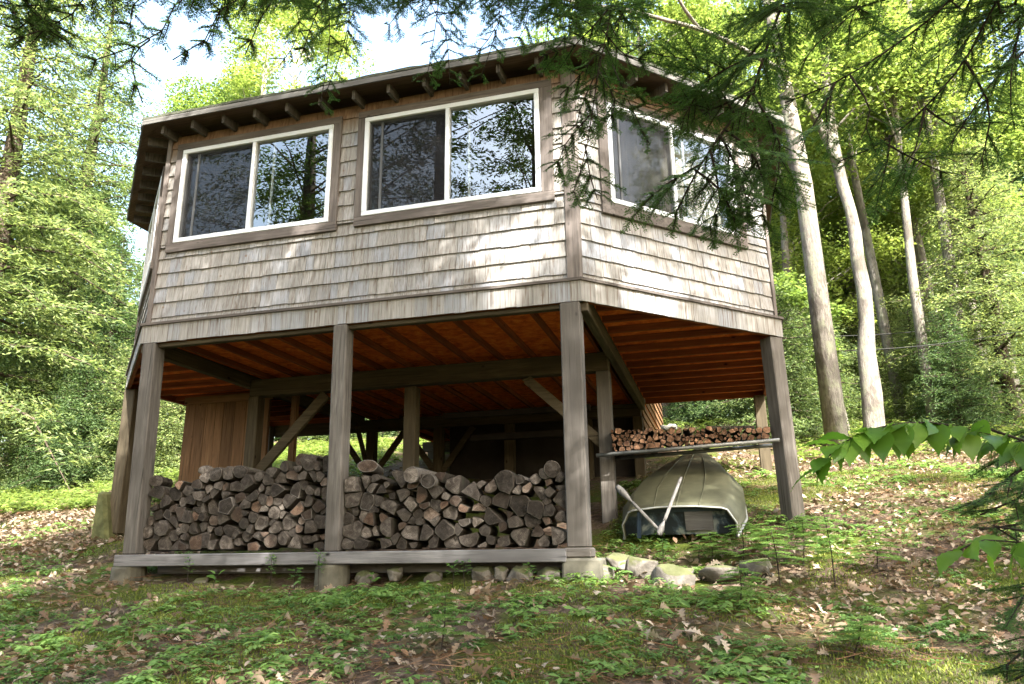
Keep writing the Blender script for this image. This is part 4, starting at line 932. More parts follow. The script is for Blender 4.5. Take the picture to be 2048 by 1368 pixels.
# above the roof edge
for k, q in enumerate([[(640, -200, 4.2), (650, -30, 4.2), (660, 70, 4.3), (640, 215, 4.4)], [(740, -200, 4.4), (730, -40, 4.4), (700, 40, 4.4), (690, 120, 4.4)], [(880, -200, 4.3), (880, -40, 4.3), (870, 60, 4.4), (850, 175, 4.4)], [(560, -190, 4.2), (575, -40, 4.2), (600, 60, 4.2), (560, 130, 4.2)],
                       [(960, -200, 4.1), (985, -40, 4.1), (1000, 40, 4.2), (950, 110, 4.2)], [(1080, -200, 4.), (1090, -40, 4.), (1095, 60, 4.), (1080, 140, 4.)], [(1000, -220, 4.4), (950, -90, 4.4), (910, -10, 4.5), (900, 90, 4.5)], [(800, -200, 4.6), (790, -60, 4.6), (810, 0, 4.6), (770, 60, 4.6)]]):
    bough(TM, [hook(TM, 0, 2.6)]+px(*q), .011, .34, .075, rg, .62 if k < 7 else .7, .7, keep=.72, **MID, label='bough drooping over the eave' if k in (0, 2) else None)
# hanging at the corner
bough(TR, [hook(TR, 0, 1.9)]+px((1245, -160, 3.5), (1222, 20, 3.4), (1196, 150, 3.4), (1172, 300, 3.4), (1142, 400, 3.4)), .009, .20, .06, rg, .5, .6, nl=.0165, nw=.0017, ns=.0036, ter=.019, label='thin bough hanging in front of the corner of the walls')
bough(TR, [hook(TR, 0, 1.9)]+px((1180, -140, 3.5), (1160, 0, 3.5), (1120, 90, 3.5), (1075, 120, 3.5)), .008, .28, .05, rg, .5, .6, **MID)
bough(TR, [hook(TR, 0, 1.9)]+px((1290, -140, 3.5), (1250, 20, 3.5), (1200, 110, 3.5), (1190, 190, 3.5)), .008, .26, .05, rg, .5, .6, **MID)
bough(TR, px((1225, 130, 3.4), (1270, 230, 3.35), (1300, 290, 3.3)), .003, .13, .05, rg, .1, .5, **MID)
for q in ([(1215, 20, 3.45), (1150, 90, 3.45), (1090, 110, 3.45)], [(1205, 90, 3.4), (1160, 150, 3.4), (1120, 190, 3.4)], [(1205, 60, 3.4), (1250, 110, 3.4), (1300, 120, 3.4)], [(1190, 150, 3.4), (1160, 220, 3.4), (1150, 270, 3.4)], [(1180, 230, 3.4), (1130, 290, 3.4), (1110, 350, 3.4)], [(1170, 290, 3.4), (1180, 350, 3.4), (1195, 400, 3.4)], [(1195, 140, 3.4), (1230, 200, 3.35), (1215, 250, 3.35)]):
    bough(TR, px(*q), .0035, .17, .045, rg, .02, .6, **MID)
# the big dark limb across the right window
bough(TR, [hook(TR, 0, 1.7)]+px((1650, -170, 3.3), (1560, 20, 3.3), (1500, 190, 3.3), (1440, 270, 3.3), (1390, 350, 3.3), (1345, 440, 3.3)), .022, .42, .05, rg, .50, .8, **MID, label='big dark limb hanging across the angled window')
for k, q in enumerate([[(1505, 180, 3.3), (1420, 220, 3.3), (1330, 215, 3.3), (1265, 200, 3.3)], [(1440, 270, 3.3), (1480, 350, 3.25), (1500, 430, 3.2)], [(1470, 230, 3.3), (1400, 130, 3.3), (1310, 110, 3.4)], [(1500, 180, 3.3), (1560, 290, 3.2), (1540, 420, 3.2)], [(1400, 330, 3.3), (1330, 370, 3.25), (1290, 405, 3.2)], [(1420, 300, 3.3), (1440, 400, 3.3), (1410, 470, 3.3)]]):
    bough(TR, px(*q), .006, .26, .045, rg, .05, .8, keep=.85, **MID)
for k, q in enumerate([[(1450, 260, 3.3), (1500, 300, 3.2), (1530, 370, 3.2), (1520, 450, 3.2)], [(1390, 340, 3.3), (1440, 380, 3.25), (1470, 440, 3.2)], [(1540, 60, 3.3), (1480, 130, 3.2), (1420, 150, 3.2), (1360, 250, 3.2)]]):
    bough(TR, px(*q), .006, .30, .04, rg, .02, .8, **MID)
# upper right limbs
bough(TR, [hook(TR, 0, 1.5)]+px((2010, -150, 3.2), (1900, 0, 3.3), (1790, 90, 3.4), (1670, 165, 3.5), (1570, 205, 3.6)), .017, .34, .065, rg, .45, .7, **MID)
bough(TR, [hook(TR, 0, 1.3)]+px((2090, -120, 3.2), (1995, 0, 3.3), (1930, 120, 3.4), (1850, 215, 3.5), (1765, 285, 3.6), (1660, 330, 3.7)), .018, .32, .07, rg, .45, .8, **MID)
for k, q in enumerate([[(1760, -120, 3.2), (1720, 10, 3.3), (1650, 70, 3.3), (1600, 130, 3.3)], [(2130, 40, 3.4), (2040, 110, 3.4), (1980, 170, 3.4), (1900, 290, 3.4)], [(2150, -60, 3.3), (2060, 20, 3.3), (2000, 60, 3.3), (1940, 80, 3.3)], [(1850, 215, 3.5), (1830, 300, 3.5), (1800, 345, 3.5)], [(1780, 270, 3.6), (1770, 340, 3.6), (1740, 375, 3.6)], [(1930, 120, 3.4), (1980, 220, 3.4), (1960, 330, 3.4)], [(1670, 165, 3.5), (1640, 230, 3.5), (1600, 290, 3.5)]]):
    bough(TR, ([hook(TR, 0, 1.4)] if q[0][1] < 0 else [])+px(*q), .007, .27, .055, rg, .5 if q[0][1] < 0 else .05, .8, keep=.52, **MID)
for k, q in enumerate([[(1780, -60, 3.5), (1860, 30, 3.5), (1880, 110, 3.5), (1860, 200, 3.5)], [(1960, -60, 3.5), (1960, 40, 3.5), (1900, 120, 3.5), (1880, 160, 3.5)], [(2100, -20, 3.4), (2040, 60, 3.4), (2020, 180, 3.4), (2030, 260, 3.4)], [(1700, 150, 3.5), (1740, 220, 3.5), (1720, 280, 3.5)], [(1850, 215, 3.5), (1900, 250, 3.5), (1960, 260, 3.5)], [(1760, 280, 3.6), (1830, 320, 3.6), (1900, 350, 3.6)]]):
    bough(TR, ([hook(TR, 0, 1.4)] if q[0][1] < -30 else [])+px(*q), .006, .30, .05, rg, .5 if q[0][1] < -30 else .05, .8, keep=.36, **MID)
for k, q in enumerate([[(80, -140, 2.6), (90, -30, 2.6), (60, 40, 2.6), (20, 70, 2.6)], [(-60, -60, 2.6), (0, 10, 2.6), (60, 50, 2.6), (120, 70, 2.5)], [(440, -120, 2.8), (450, -10, 2.8), (430, 50, 2.8), (400, 110, 2.8)], [(250, -120, 2.7), (260, -20, 2.7), (270, 30, 2.7), (250, 60, 2.7)], [(700, -160, 3.4), (650, -20, 3.4), (620, 60, 3.4), (600, 120, 3.4)]]):
    bough(TL, [hook(TL, 0, 1.)]+px(*q), .006, .22, .04, rg, .5, .6, **NEAR)
for k, q in enumerate([[(680, -180, 4.3), (700, -20, 4.3), (690, 80, 4.4), (650, 190, 4.5)], [(1000, -200, 4.1), (1010, -20, 4.1), (990, 70, 4.2), (960, 160, 4.3)], [(840, -200, 4.3), (850, -20, 4.3), (890, 60, 4.4), (900, 170, 4.4)], [(1110, -180, 3.9), (1130, -20, 3.9), (1140, 60, 3.9), (1120, 120, 3.9)], [(1060, -190, 4.1), (1050, -20, 4.1), (1060, 30, 4.1), (1030, 90, 4.2)]]):
    bough(TM, [hook(TM, 0, 2.6)]+px(*q), .008, .32, .06, rg, .6, .7, keep=.7, **MID)
# low dark bough at the right edge
bough(TR, px((2160, 870, 2.3), (2060, 920, 2.3), (1990, 985, 2.3), (1935, 1010, 2.3)), .008, .20, .045, rg, .05, .5, **NEAR, label='low dark bough at the right edge of the view')
bough(TR, px((2180, 1010, 2.2), (2090, 1030, 2.2), (2030, 1050, 2.2), (1960, 1060, 2.2)), .006, .16, .05, rg, .05, .5, **NEAR)
bough(TR, px((2190, 1200, 2.1), (2120, 1230, 2.1), (2050, 1300, 2.1), (1990, 1350, 2.1)), .006, .18, .045, rg, .05, .5, **NEAR)
for q in ([(2170, 820, 2.4), (2080, 850, 2.4), (2020, 900, 2.4), (1985, 930, 2.4)], [(2170, 930, 2.25), (2090, 960, 2.25), (2030, 1000, 2.25), (1960, 1030, 2.25)], [(2160, 860, 2.3), (2090, 940, 2.3), (2060, 1020, 2.3)], [(2180, 1080, 2.1), (2110, 1150, 2.1), (2050, 1190, 2.1), (2010, 1240, 2.1)], [(2180, 1260, 2.0), (2110, 1310, 2.0), (2030, 1360, 2.0)]):
    bough(TR, px(*q), .006, .20, .036, rg, .02, .5, **NEAR)
# ------------------------------------------------------------------ hemlock seedlings
def seedling(u, v, Y, h, label, seed, tiers=8, R=.27):
    p = aty(u, v, Y); z = gz(p[0], p[1]); b = np.array([p[0], p[1], z]); r = np.random.default_rng(seed); o = thing('hemlock_seedling', tuple(b), label, 'seedling', 'young hemlocks on the slope')
    top = b+np.array([r.normal(0, .03), r.normal(0, .03), h]); MB().tube([b-np.array([0, 0, .03]), (b+top)/2+np.array([.012, 0, 0]), top], [.006, .0045, .002], 6).build('stem', M_TWIG, o)
    P0, P1, NN = [], [], []
    for i in range(tiers*2):
        t = .35+.65*i/(tiers*2-1); c = b+(top-b)*t; a = i*2.4+r.random(); l = R*(1.15-t*.75)*r.uniform(.8, 1.2); d = np.array([math.cos(a), math.sin(a), .12]); q = c; k = 5; nn = np.array([0, 0, 1.])
        for j in range(k):
            d = unit(d+np.array([0, 0, -.06])); q2 = q+d*l/k; P0.append(q); P1.append(q2); NN.append(nn)
            for sg in (-1, 1):
                sd = unit(np.cross(nn, d))*sg; e = unit(d*.6+sd*.8); tl = l*.42*(1-j/k*.7); P0.append(q2); P1.append(q2+e*tl); NN.append(nn)
            q = q2
    bulk('needles', [(needles(np.array(P0), np.array(P1), np.array(NN), .0034, .019, .003, r), [(0, 1, 2, 3)], 0)], M_SEED, o)
for k, a in enumerate([(1560, 1165, -.05, .50, 'tallest young hemlock right of the stone row'), (1665, 1130, -.05, .55, 'young hemlock with two thin stems right of the right post'), (1480, 1060, .6, .32, 'young hemlock in front of the right side of the boat'), (1600, 1080, .5, .40, 'sunlit young hemlock below the right post'), (1530, 1080, .35, .36, 'young hemlock between the boat and the right post'), (1420, 1075, .55, .28, 'small young hemlock under the boat transom'), (880, 1330, -1.9, .36, 'spindly young hemlock in the left foreground'), (1750, 1120, .3, .3, 'low young hemlock on the sunlit right slope'), (1700, 1300, -1.7, .22, 'dark young hemlock low in the right foreground'), (1480, 1225, -.8, .25, 'young hemlock in front of the long flat stone')]): seedling(*a, 100+k)
# ------------------------------------------------------------------ beech twig with big green leaves
def beech(pts, label, n, seed, size=.075):
    base = np.array([3.6, -4.4]); z = gz(*base); r = np.random.default_rng(seed); P = [np.array([base[0], base[1], z]), np.array([base[0]-.1, base[1]+.1, z+.6])]+pts; o = thing('beech_sapling', tuple(P[0]), label, 'sapling', 'beech saplings at the right edge'); C = resample(P, .05); k0 = int(len(C)*.5)
    MB().tube(C, list(np.linspace(.010, .0018, len(C))), 6).build('stem', M_TWIG, o, True)
    C2 = resample(pts, .03); pos, yaw, pit, sz = [], [], [], []; T = unit(np.gradient(C2, axis=0))
    for i in range(n):
        j = int((i+.6)/n*(len(C2)-1)); d = T[j]; a = math.atan2(d[1], d[0])+(1 if i % 2 else -1)*r.uniform(.35, 1.0); pos.append(C2[j]); yaw.append(a); pit.append(r.normal(-.85, .42)); sz.append(size*r.uniform(.75, 1.2))
    pos.append(C2[-1]); yaw.append(math.atan2(T[-1][1], T[-1][0])); pit.append(-.7); sz.append(size*1.1); n = len(pos)
    t = leaf_template([.0, .12, .19, .245, .275, .29, .29, .275, .25, .21, .165, .115, .065, .025, .0], .14, .14); t[0][0::3, 2] += .014*np.array([(-1)**i for i in range(15)]); t[0][2::3, 2] += .014*np.array([(-1)**i for i in range(15)]); fr = frames(np.array(yaw), np.array(pit), r.normal(0, .45, n)); bulk('leaves', [(leaf_copies(np.array(pos), fr, np.array(sz), t[0]), t[1], 0)], M_BEECH, o, None, True)
beech(px((2120, 905, 1.85), (1980, 870, 1.85), (1860, 845, 1.82), (1760, 855, 1.8), (1680, 890, 1.78), (1640, 935, 1.77)), 'beech twig with big drooping green leaves in front of the right slope', 64, 5, .084)
beech(px((2130, 1075, 1.75), (2040, 1085, 1.75), (1970, 1080, 1.73), (1920, 1100, 1.7)), 'lower beech twig with a few dark green leaves at the right edge', 12, 6, .085)
# ------------------------------------------------------------------ forest trees (built once, then copied)
def hem_tree(name, H, R, z0, seed, bl=.15, bw=.021, lat=.20, nb=70, label='', cat='tree', group=None):
    r = np.random.default_rng(seed); o = thing(name, (0, 0, 0), label, cat, group, world=False); m = MB()
    m.tube([(0, 0, -.5), (.03*H/8, 0, H*.35), (-.02, .03, H*.7), (0, 0, H)], [H*.016+.03, H*.0135+.01, H*.008, .01], 10)
    out = []; GA = 2.39996
    for i in range(nb):
        t = (i+.5)/nb; zb = z0+(H-z0)*t**.9; L = R*(1-t**1.25)*r.uniform(.65, 1.1)+.15; a = i*GA+r.normal(0, .25); d = np.array([math.cos(a), math.sin(a), 0.]); sd = np.array([-d[1], d[0], 0]); k = max(3, int(L/lat)); rise = r.uniform(-.05, .35); dr = r.uniform(.10, .30)
        s = np.linspace(.12, 1, k)*L; c = d*s[:, None]; c[:, 2] = zb+rise*s-dr*s*s; c += sd*(r.normal(0, .05)*s)[:, None]
        m.tube([(0, 0, zb), tuple(c[len(c)//2]), tuple(c[-1])], [.012+.012*L, .01+.004*L, .004], 4, 0, False)
        for sg in (-1, 1):
            l = (L-s)*.42*r.uniform(.7, 1.2, k)+.16; nl = np.maximum(2, (l/(bl*.33)).astype(int)); idx = np.repeat(np.arange(k), nl); u = (np.arange(len(idx))-np.repeat(np.cumsum(nl)-nl, nl)+r.random(len(idx)))/nl[idx]
            ld = unit(d*.62+sd*sg*.78); p = c[idx]+ld*(l[idx]*u)[:, None]; p[:, 2] -= .38*(l[idx]*u)**1.4+r.normal(0, .08, len(idx)); p += r.normal(0, .04, p.shape)
            for s2 in (-1, 1):
                an = r.normal(.8, .3, len(idx)); pe = np.array([-ld[1], ld[0], 0]); e = ld*np.cos(an)[:, None]+pe*(s2*np.sin(an))[:, None]; e[:, 2] += r.normal(-.3, .45, len(idx)); e = unit(e); b = unit(np.cross(e, np.array([0, 0, 1.])+r.normal(0, .55, (len(idx), 3))))
                ln = bl*r.uniform(.6, 1.2, len(idx)); mid = p+e*(ln*.45)[:, None]; out.append(np.stack([p, mid-b*bw, p+e*ln[:, None], mid+b*bw], 1))
    m.build('trunk', M_BARK, o, True); bulk('crown', [(np.concatenate(out), [(0, 1, 2, 3)], 0)], M_HEM, o); return o
def dec_tree(name, H, R, z0, seed, nleaf=26000, size=.10, bark=None, mat=None, tr=.014, label='', group=None, blobs=34, lean=0.):
    r = np.random.default_rng(seed); o = thing(name, (0, 0, 0), label, 'tree', group, world=False); m = MB(); T = [np.array([0, 0, -.5]), np.array([lean*.3, .05, H*.3]), np.array([lean*.75, -.05, H*.65]), np.array([lean, 0, H*.97])]
    m.tube(T, [H*tr*1.25, H*tr, H*tr*.6, .02], 12); P = []
    for b in range(blobs):
        t = r.uniform(0, 1); zb = z0+(H-z0)*t; a = r.uniform(0, 6.28); rad = R*math.sqrt(max(.05, 1-(2*t-.85)**2*.75))*r.uniform(.35, 1.); tip = np.array([rad*math.cos(a)+lean*zb/H, rad*math.sin(a), zb+.35*rad]); st = np.array([lean*max(0, zb-rad*.5)/H, 0, max(z0*.7, zb-rad*.5)])
        m.tube([st, (st+tip)/2+np.array([0, 0, .1*rad]), tip], [.02+.008*rad, .015, .006], 5, 0, False); n = nleaf//blobs; q = r.normal(0, 1, (n, 3)); q = q/np.linalg.norm(q, axis=1)[:, None]*(r.random(n)**.45)[:, None]*np.array([.8, .8, .38])*r.uniform(.7, 1.25)*R*.42
        q[:, 2] = np.round(q[:, 2]/.14)*.14+r.normal(0, .03, n); P.append(tip+q)
    P = np.concatenate(P); n = len(P); fr = frames(r.uniform(0, 6.28, n), r.normal(-.25, .4, n), r.normal(0, .55, n)); lt = (np.array([(0, 0, 0), (.5, -.30, .06), (1, 0, -.06), (.5, .30, .06)]), np.array([(0, 1, 2, 3)]))
    m.build('trunk', bark or M_OAKB, o, True); bulk('crown', [(leaf_copies(P, fr, size*r.uniform(.6, 1.25, n), lt[0]), lt[1], 0)], mat or M_DEC, o); return o
def dir_of(u):
    d = ray(u, 1080); d = d[:2]/np.linalg.norm(d[:2]); return d
USED = {}
def place(proto, u, d, sc, label, rz=None, group=None):
    dd = dir_of(u); x, y = CAM[0]+dd[0]*d, CAM[1]+dd[1]*d
    if proto.name in USED: o = copy_tree(proto)
    else: o = proto; USED[proto.name] = 1
    o.location = (x, y, gz(x, y)-.05); o.rotation_euler = (0, 0, random.uniform(0, 6.28) if rz is None else rz); o.scale = (sc, sc, sc*random.uniform(.95, 1.08)); o['label'] = label
    if group: o['group'] = group
    return o
GH, GD = 'hemlocks of the wood', 'broad leaved trees of the wood'
HA = hem_tree('hemlock_tree', 13, 2.7, 1.2, 1, .13, .0165, .16, 140, group=GH)
HB = hem_tree('hemlock_tree', 7, 2.2, .3, 2, .09, .0138, .135, 105, group=GH)
HC = hem_tree('young_hemlock_tree', 3.2, 1.35, .1, 3, .075, .0115, .10, 72, group=GH)
DA = dec_tree('maple_tree', 14, 3.3, 4.5, 4, 30000, .13, group=GD)
DB = dec_tree('maple_tree', 9, 2.6, 2.2, 5, 24000, .11, group=GD)
DS = dec_tree('maple_sapling', 3.4, 1.2, 1.0, 6, 4200, .11, tr=.008, group=GD, blobs=16)
BI = dec_tree('birch_tree', 17, 2.4, 9.0, 7, 15000, .11, bark=M_BIRCH, tr=.0098, group=GD)
SL_ = dec_tree('slim_tree', 12, 1.7, 6, 8, 11000, .11, tr=.0085, group=GD, lean=.5)
for a in [(HA, -120, 19.5, 1.25, 'tall hemlock filling the left edge of the view'), (HA, 60, 23, 1.25, 'tall sunlit hemlock at the left, second from the edge'), (HB, 165, 21, .92, 'short hemlock at the left under the gap of sky'), (HB, 285, 21, .95, 'sunlit hemlock behind the left corner of the cabin'), (DB, -10, 24, .9, 'pale green maple between the two tall hemlocks at the left'), (HC, 50, 20, 1., 'low bushy hemlock at the far left behind the ferns'), (HC, 130, 18.5, .9, 'young hemlock left of the cabin with its foot in ferns'), (HC, 225, 18.5, 1., 'young hemlock next to the left posts of the cabin'), (HC, 330, 19, 1.05, 'young hemlock seen between the left posts'), (HB, 120, 29, 1.05, 'far hemlock below the left gap of sky'), (HB, 225, 33, 1.0, 'farthest hemlock between the left trees and the roof'),
          (DA, 395, 25, .92, 'yellow green maple above the left end of the roof'), (BI, 446, 22, .95, 'birch with a pale trunk rising above the roof, the left one of two'), (BI, 516, 24, .98, 'birch with a pale trunk rising above the roof, the right one of two'), (DB, 470, 27, 1.0, 'maple behind the two pale trunks'), (DB, 580, 30, 1.0, 'maple low behind the middle of the roof'), (DA, 900, 30, .82, 'maple behind the roof left of its peak'), (DB, 1010, 25, 1.2, 'bright maple just left of the roof peak'),
          (DA, 1235, 23, 1.0, 'bright yellow green maple right of the roof peak'), (DA, 1345, 20, .98, 'bright maple behind the big dark limb'), (DA, 1450, 26, 1.1, 'tall maple farther behind the big dark limb'), (DA, 1560, 22, .9, 'maple above the right end of the roof'), (DB, 1330, 27, 1.2, 'maple low behind the angled eave'),
          (HB, 1605, 20, .9, 'hemlock right of the cabin wall behind the slender grey trunk'), (DB, 1690, 24, .8, 'low maple behind the gap between the two grey trunks'), (HB, 1815, 22, .75, 'hemlock right of the thick grey trunk'), (HB, 1925, 23, .75, 'dark hemlock above the beech twig'), (HB, 1990, 26, .9, 'hemlock at the right, second from the edge'), (HB, 2075, 17, .95, 'dark hemlock at the right edge'), (HA, 1850, 24, .9, 'tall hemlock far back at the right'), (HA, 1985, 27, 1.0, 'tallest hemlock far back near the right edge'), (HA, 1700, 28, .9, 'tall hemlock far behind the thick grey trunk'), (HB, 1570, 25, 1.1, 'hemlock far behind the right end of the cabin'), (HC, 1600, 15, .9, 'young hemlock beside the right post'), (HC, 1660, 17, 1., 'young hemlock at the foot of the slender grey trunk'), (HC, 1890, 18, .75, 'young hemlock behind the beech twig'), (HC, 1965, 16, .7, 'young hemlock behind the low dark bough'), (HC, 1450, 19, 1.0, 'young hemlock seen under the right wing above the shelf'), (HC, 1380, 21, 1.1, 'young hemlock seen above the left half of the shelf'),
          (DA, 1800, 30, .95, 'maple high up behind the right hemlocks'), (DA, 1935, 22, .9, 'bright maple at the upper right'), (DA, 2080, 20, .9, 'maple at the right edge of the view'), (DS, 1610, 15.5, 1., 'maple sapling with bright leaves beside the slender grey trunk'), (SL_, 1845, 18, 1., 'slim grey tree just right of the thick grey trunk'), (SL_, 1905, 16, .9, 'slim grey tree above the middle of the beech twig'), (SL_, 1950, 21, 1.1, 'slim grey tree farther back between two nearer slim ones'), (SL_, 1985, 17, 1.05, 'slim grey tree second from the right edge'), (SL_, 2040, 20, 1., 'slim grey tree nearest the right edge'), (SL_, 1790, 22, 1.1, 'slim grey tree far behind the thick grey trunk'), (SL_, 1620, 17.5, .9, 'slim grey tree close to the right post of the cabin'),
          (DB, 1645, 19.5, .95, 'bright maple filling the gap behind the slender leaning trunk'), (DB, 1770, 23, 1.15, 'maple behind the thick grey trunk'), (HB, 1830, 26, 1.2, 'hemlock deep in the wood right of the thick grey trunk'), (HC, 650, 23, 1., 'young hemlock seen under the cabin beside the middle post'), (HC, 790, 24, 1.1, 'young hemlock seen between the braces under the cabin'), (HC, 960, 25, 1., 'young hemlock seen at the back under the cabin')]: place(*a)
# the two grey trunks right of the cabin
def big_trunk(pts, rad, fork, label, crown, seed, low=()):
    P = [np.array(p) for p in pts]; b = P[0]; o = thing('oak_tree', tuple(b), label, 'tree', 'grey trunks right of the cabin'); m = MB(); C = resample(P, .5); R = np.interp(np.linspace(0, 1, len(C)), np.linspace(0, 1, len(rad)), rad); rr = np.random.default_rng(seed)
    m.tube(C+rr.normal(0, .022, C.shape), list(R*rr.uniform(.92, 1.08, len(C))), 18); m.build('trunk', M_OAKB, o, True)
    for f in fork:
        F_ = resample([np.array(q) for q in f[0]], .4); m = MB(); m.tube(F_, list(np.linspace(f[1], f[1]*.4, len(F_))), 10); m.build('limb', M_OAKB, o, True)
    top = P[-1]; n = crown; cs = top+rr.normal(0, 1, (36, 3))*np.array([2.4, 2.4, 1.6])+np.array([0, 0, 1.0])
    for c in low:
        j = np.argmin(np.abs(C[:, 2]-c[2]+.6)); m = MB(); m.tube([C[j], (C[j]+c)/2+np.array([0, 0, .15]), c], [.035, .022, .008], 6); m.build('limb', M_OAKB, o, True)
    n0 = 36; cs = np.concatenate([cs]+[np.array([c+rr.normal(0, 1, 3)*np.array([.45, .45, .22]) for _ in range(5)]) for c in low]) if len(low) else cs
    q = np.repeat(cs, n//36, 0); q = q+rr.normal(0, .42, q.shape)*np.array([1, 1, .5]); k = len(q)
    fr = frames(rr.uniform(0, 6.28, k), rr.normal(-.25, .4, k), rr.normal(0, .55, k)); lt = (np.array([(0, 0, 0), (.5, -.30, .06), (1, 0, -.06), (.5, .30, .06)]), np.array([(0, 1, 2, 3)])); bulk('crown', [(leaf_copies(q, fr, .11*rr.uniform(.7, 1.25, k), lt[0]), lt[1], 0)], M_DEC, o)
Y1 = 8.; p0 = aty(1745, 868, Y1); p0[2] = gz(p0[0], Y1)-.2
f0 = aty(1678, 330, Y1)
big_trunk([p0, aty(1730, 640, Y1), aty(1700, 420, Y1), aty(1672, 310, Y1), aty(1650, 100, Y1), aty(1640, -100, Y1), aty(1650, -350, Y1)], [.215, .135, .108, .09, .075, .06, .05], [([f0, aty(1640, 250, Y1), aty(1600, 190, Y1-.3), aty(1560, 130, Y1-.4)], .11)], 'thick grey oak trunk right of the cabin, forking high up', 7000, 41, low=[aty(1720, 60, 7.6), aty(1610, 150, 7.4), aty(1750, 200, 8.4), aty(1660, 0, 7.), aty(1800, 130, 8.4), aty(1570, 60, 7.6), aty(1590, 230, 8.3)])
p0 = aty(1688, 862, 9.); p0[2] = gz(p0[0], 9.)-.2
big_trunk([p0, aty(1640, 600, 9.), aty(1600, 400, 9.), aty(1572, 270, 9.), aty(1560, 80, 9.), aty(1540, -150, 9.)], [.10, .068, .056, .05, .045, .04], [], 'slender leaning grey oak trunk between the cabin and the thick trunk', 4000, 42, low=[aty(1570, 180, 8.4), aty(1560, 300, 9.2), aty(1600, 70, 8.4), aty(1530, 120, 8.6)])
# bare limb crossing the top above the roof
o = thing('maple_tree', tuple(np.append((CAM[:2]+dir_of(1700)*14), 0)), 'maple whose bare grey limb crosses the sky above the roof peak', 'tree', GD); L_ = o.location; o.location.z = gz(L_[0], L_[1])
m = MB(); m.tube([(L_[0], L_[1], L_[2]-.3), (L_[0], L_[1], L_[2]+5), (L_[0]-.3, L_[1], L_[2]+11)], [.2, .16, .1], 12); m.build('trunk', M_OAKB, o, True)
m = MB(); m.tube(resample([np.array((L_[0], L_[1], L_[2]+7.4))]+px((1440, 75, 11.5), (1350, 45, 11), (1240, 18, 10.5), (1150, 5, 10.2), (1040, -30, 10)), .3), list(np.linspace(.055, .02, len(resample([np.array((L_[0], L_[1], L_[2]+7.4))]+px((1440, 75, 11.5), (1350, 45, 11), (1240, 18, 10.5), (1150, 5, 10.2), (1040, -30, 10)), .3)))), 8); m.build('limb', M_OAKB, o, True)
m = MB(); m.tube(px((1400, 60, 11.2), (1370, 20, 11), (1335, -40, 10.8)), [.03, .025, .02], 7); m.build('limb', M_OAKB, o, True)
# far wood: one mass behind everything
r = np.random.default_rng(77); out = []; tb = MB()
for i in range(46):
    u = -420+2900*i/45+r.normal(0, 25); d = r.uniform(36, 50); dd = dir_of(u); x, y = CAM[0]+dd[0]*d, CAM[1]+dd[1]*d; z = gz(x, y); gap = 100 < u < 340 or 560 < u < 800
    H = r.uniform(7, 9.5) if gap else r.uniform(12, 17); n = 2600; t = r.random(n)**.8; R = (2.6+.1*H)*(1-t**1.6)+.3; a = r.uniform(0, 6.28, n); rad = R*np.sqrt(r.random(n)); zz = np.round(t*H/.6)*.6+r.normal(0, .12, n); p = np.stack([x+rad*np.cos(a), y+rad*np.sin(a), z+zz], -1)
    fr = frames(a+r.normal(0, .5, n), r.normal(-.35, .3, n), r.normal(0, .6, n)); lt = np.array([(0, -.06, 0), (.5, -.22, .03), (1, 0, -.06), (.5, .22, .03)]); out.append(leaf_copies(p, fr, r.uniform(.35, .8, n), lt)); tb.tube([(x, y, z-.5), (x, y, z+H*.9)], [.2, .04], 6, 1)
tag(bulk('far_wood', [(np.concatenate(out), [(0, 1, 2, 3)], 0)], [M_HEM, M_BARK], None, tb), 'far green wood closing the view behind the nearer trees', 'wood', kind='stuff')
# ------------------------------------------------------------------ trees behind the camera: they shade the cabin and stand in its windows
def hit(P, z=9.): P = np.asarray(P, float); return (P+SUN*((z-P[2])/SUN[2]))[:2]
GAPS = [((-.05, 0, 1.75), .30), ((-.1, 0, 1.3), .18), ((.5, .45, .62), .32), ((.85, .8, .30), .22), ((.55, .5, .12), .22), ((-.8, 0, .1), .26), ((-1.0, 0, .6), .20), ((-.6, 0, .85), .22), ((-.3, 0, .55), .14), ((-1.5, 0, .75), .12), ((-3.2, 0, .7), .10), ((1.25, 1.2, .75), .16), ((1.7, 1.6, .15), .14), ((-.1, 0, -2.0), .12), ((-.1, 0, -1.3), .09), ((.65, -.2, -2.4), .30), ((1.2, .1, -2.3), .30), ((1.75, .2, -2.3), .25), ((.95, 1.0, -1.78), .22), ((.55, .9, -2.0), .2), ((1.7, 1.7, -1.2), .15), ((2.6, 1.2, -2.1), .5), ((3.2, 2.2, -1.8), .6), ((2.2, 2.8, -1.8), .5), ((3.9, .8, -2.2), .4), ((2.0, .1, -2.4), .22), ((4.4, 3., -1.7), .6), ((2.5, 4., -1.5), .7), ((3.0, -.9, -2.6), .25), ((-2.2, -.35, -2.5), .12), ((-6.0, -.4, -2.5), .28), ((-.5, 0, 2.0), .12), ((-4.6, .0, 1.8), .10), ((1.4, -1., -2.6), .2), ((2.2, -1.8, -2.8), .2), ((.2, -1.2, -2.7), .12), ((-3., -.9, -2.6), .10), ((1.9, 1.9, -.5), .15)]  # crowns shaped for the light: clumps on sun rays to these spots left out
GQ = [(hit(p), r) for p, r in GAPS]
rc = np.random.default_rng(5)
SHADE = [(-8.2, -8.3, .27, 14, 'hemlock whose trunk is mirrored in the left front window'), (6.5, -11, .26, 15, 'hemlock right behind the camera that shades the corner'), (1.5, -14.5, .28, 16, 'hemlock well behind the camera facing the front wall'), (10.5, -7.5, .25, 14, 'hemlock off to the right that dapples the slope'), (-3.5, -13, .25, 15, 'hemlock mirrored in the window beside the corner'), (11.5, -14, .25, 15, 'hemlock far off behind the camera at the right')]
CP = []
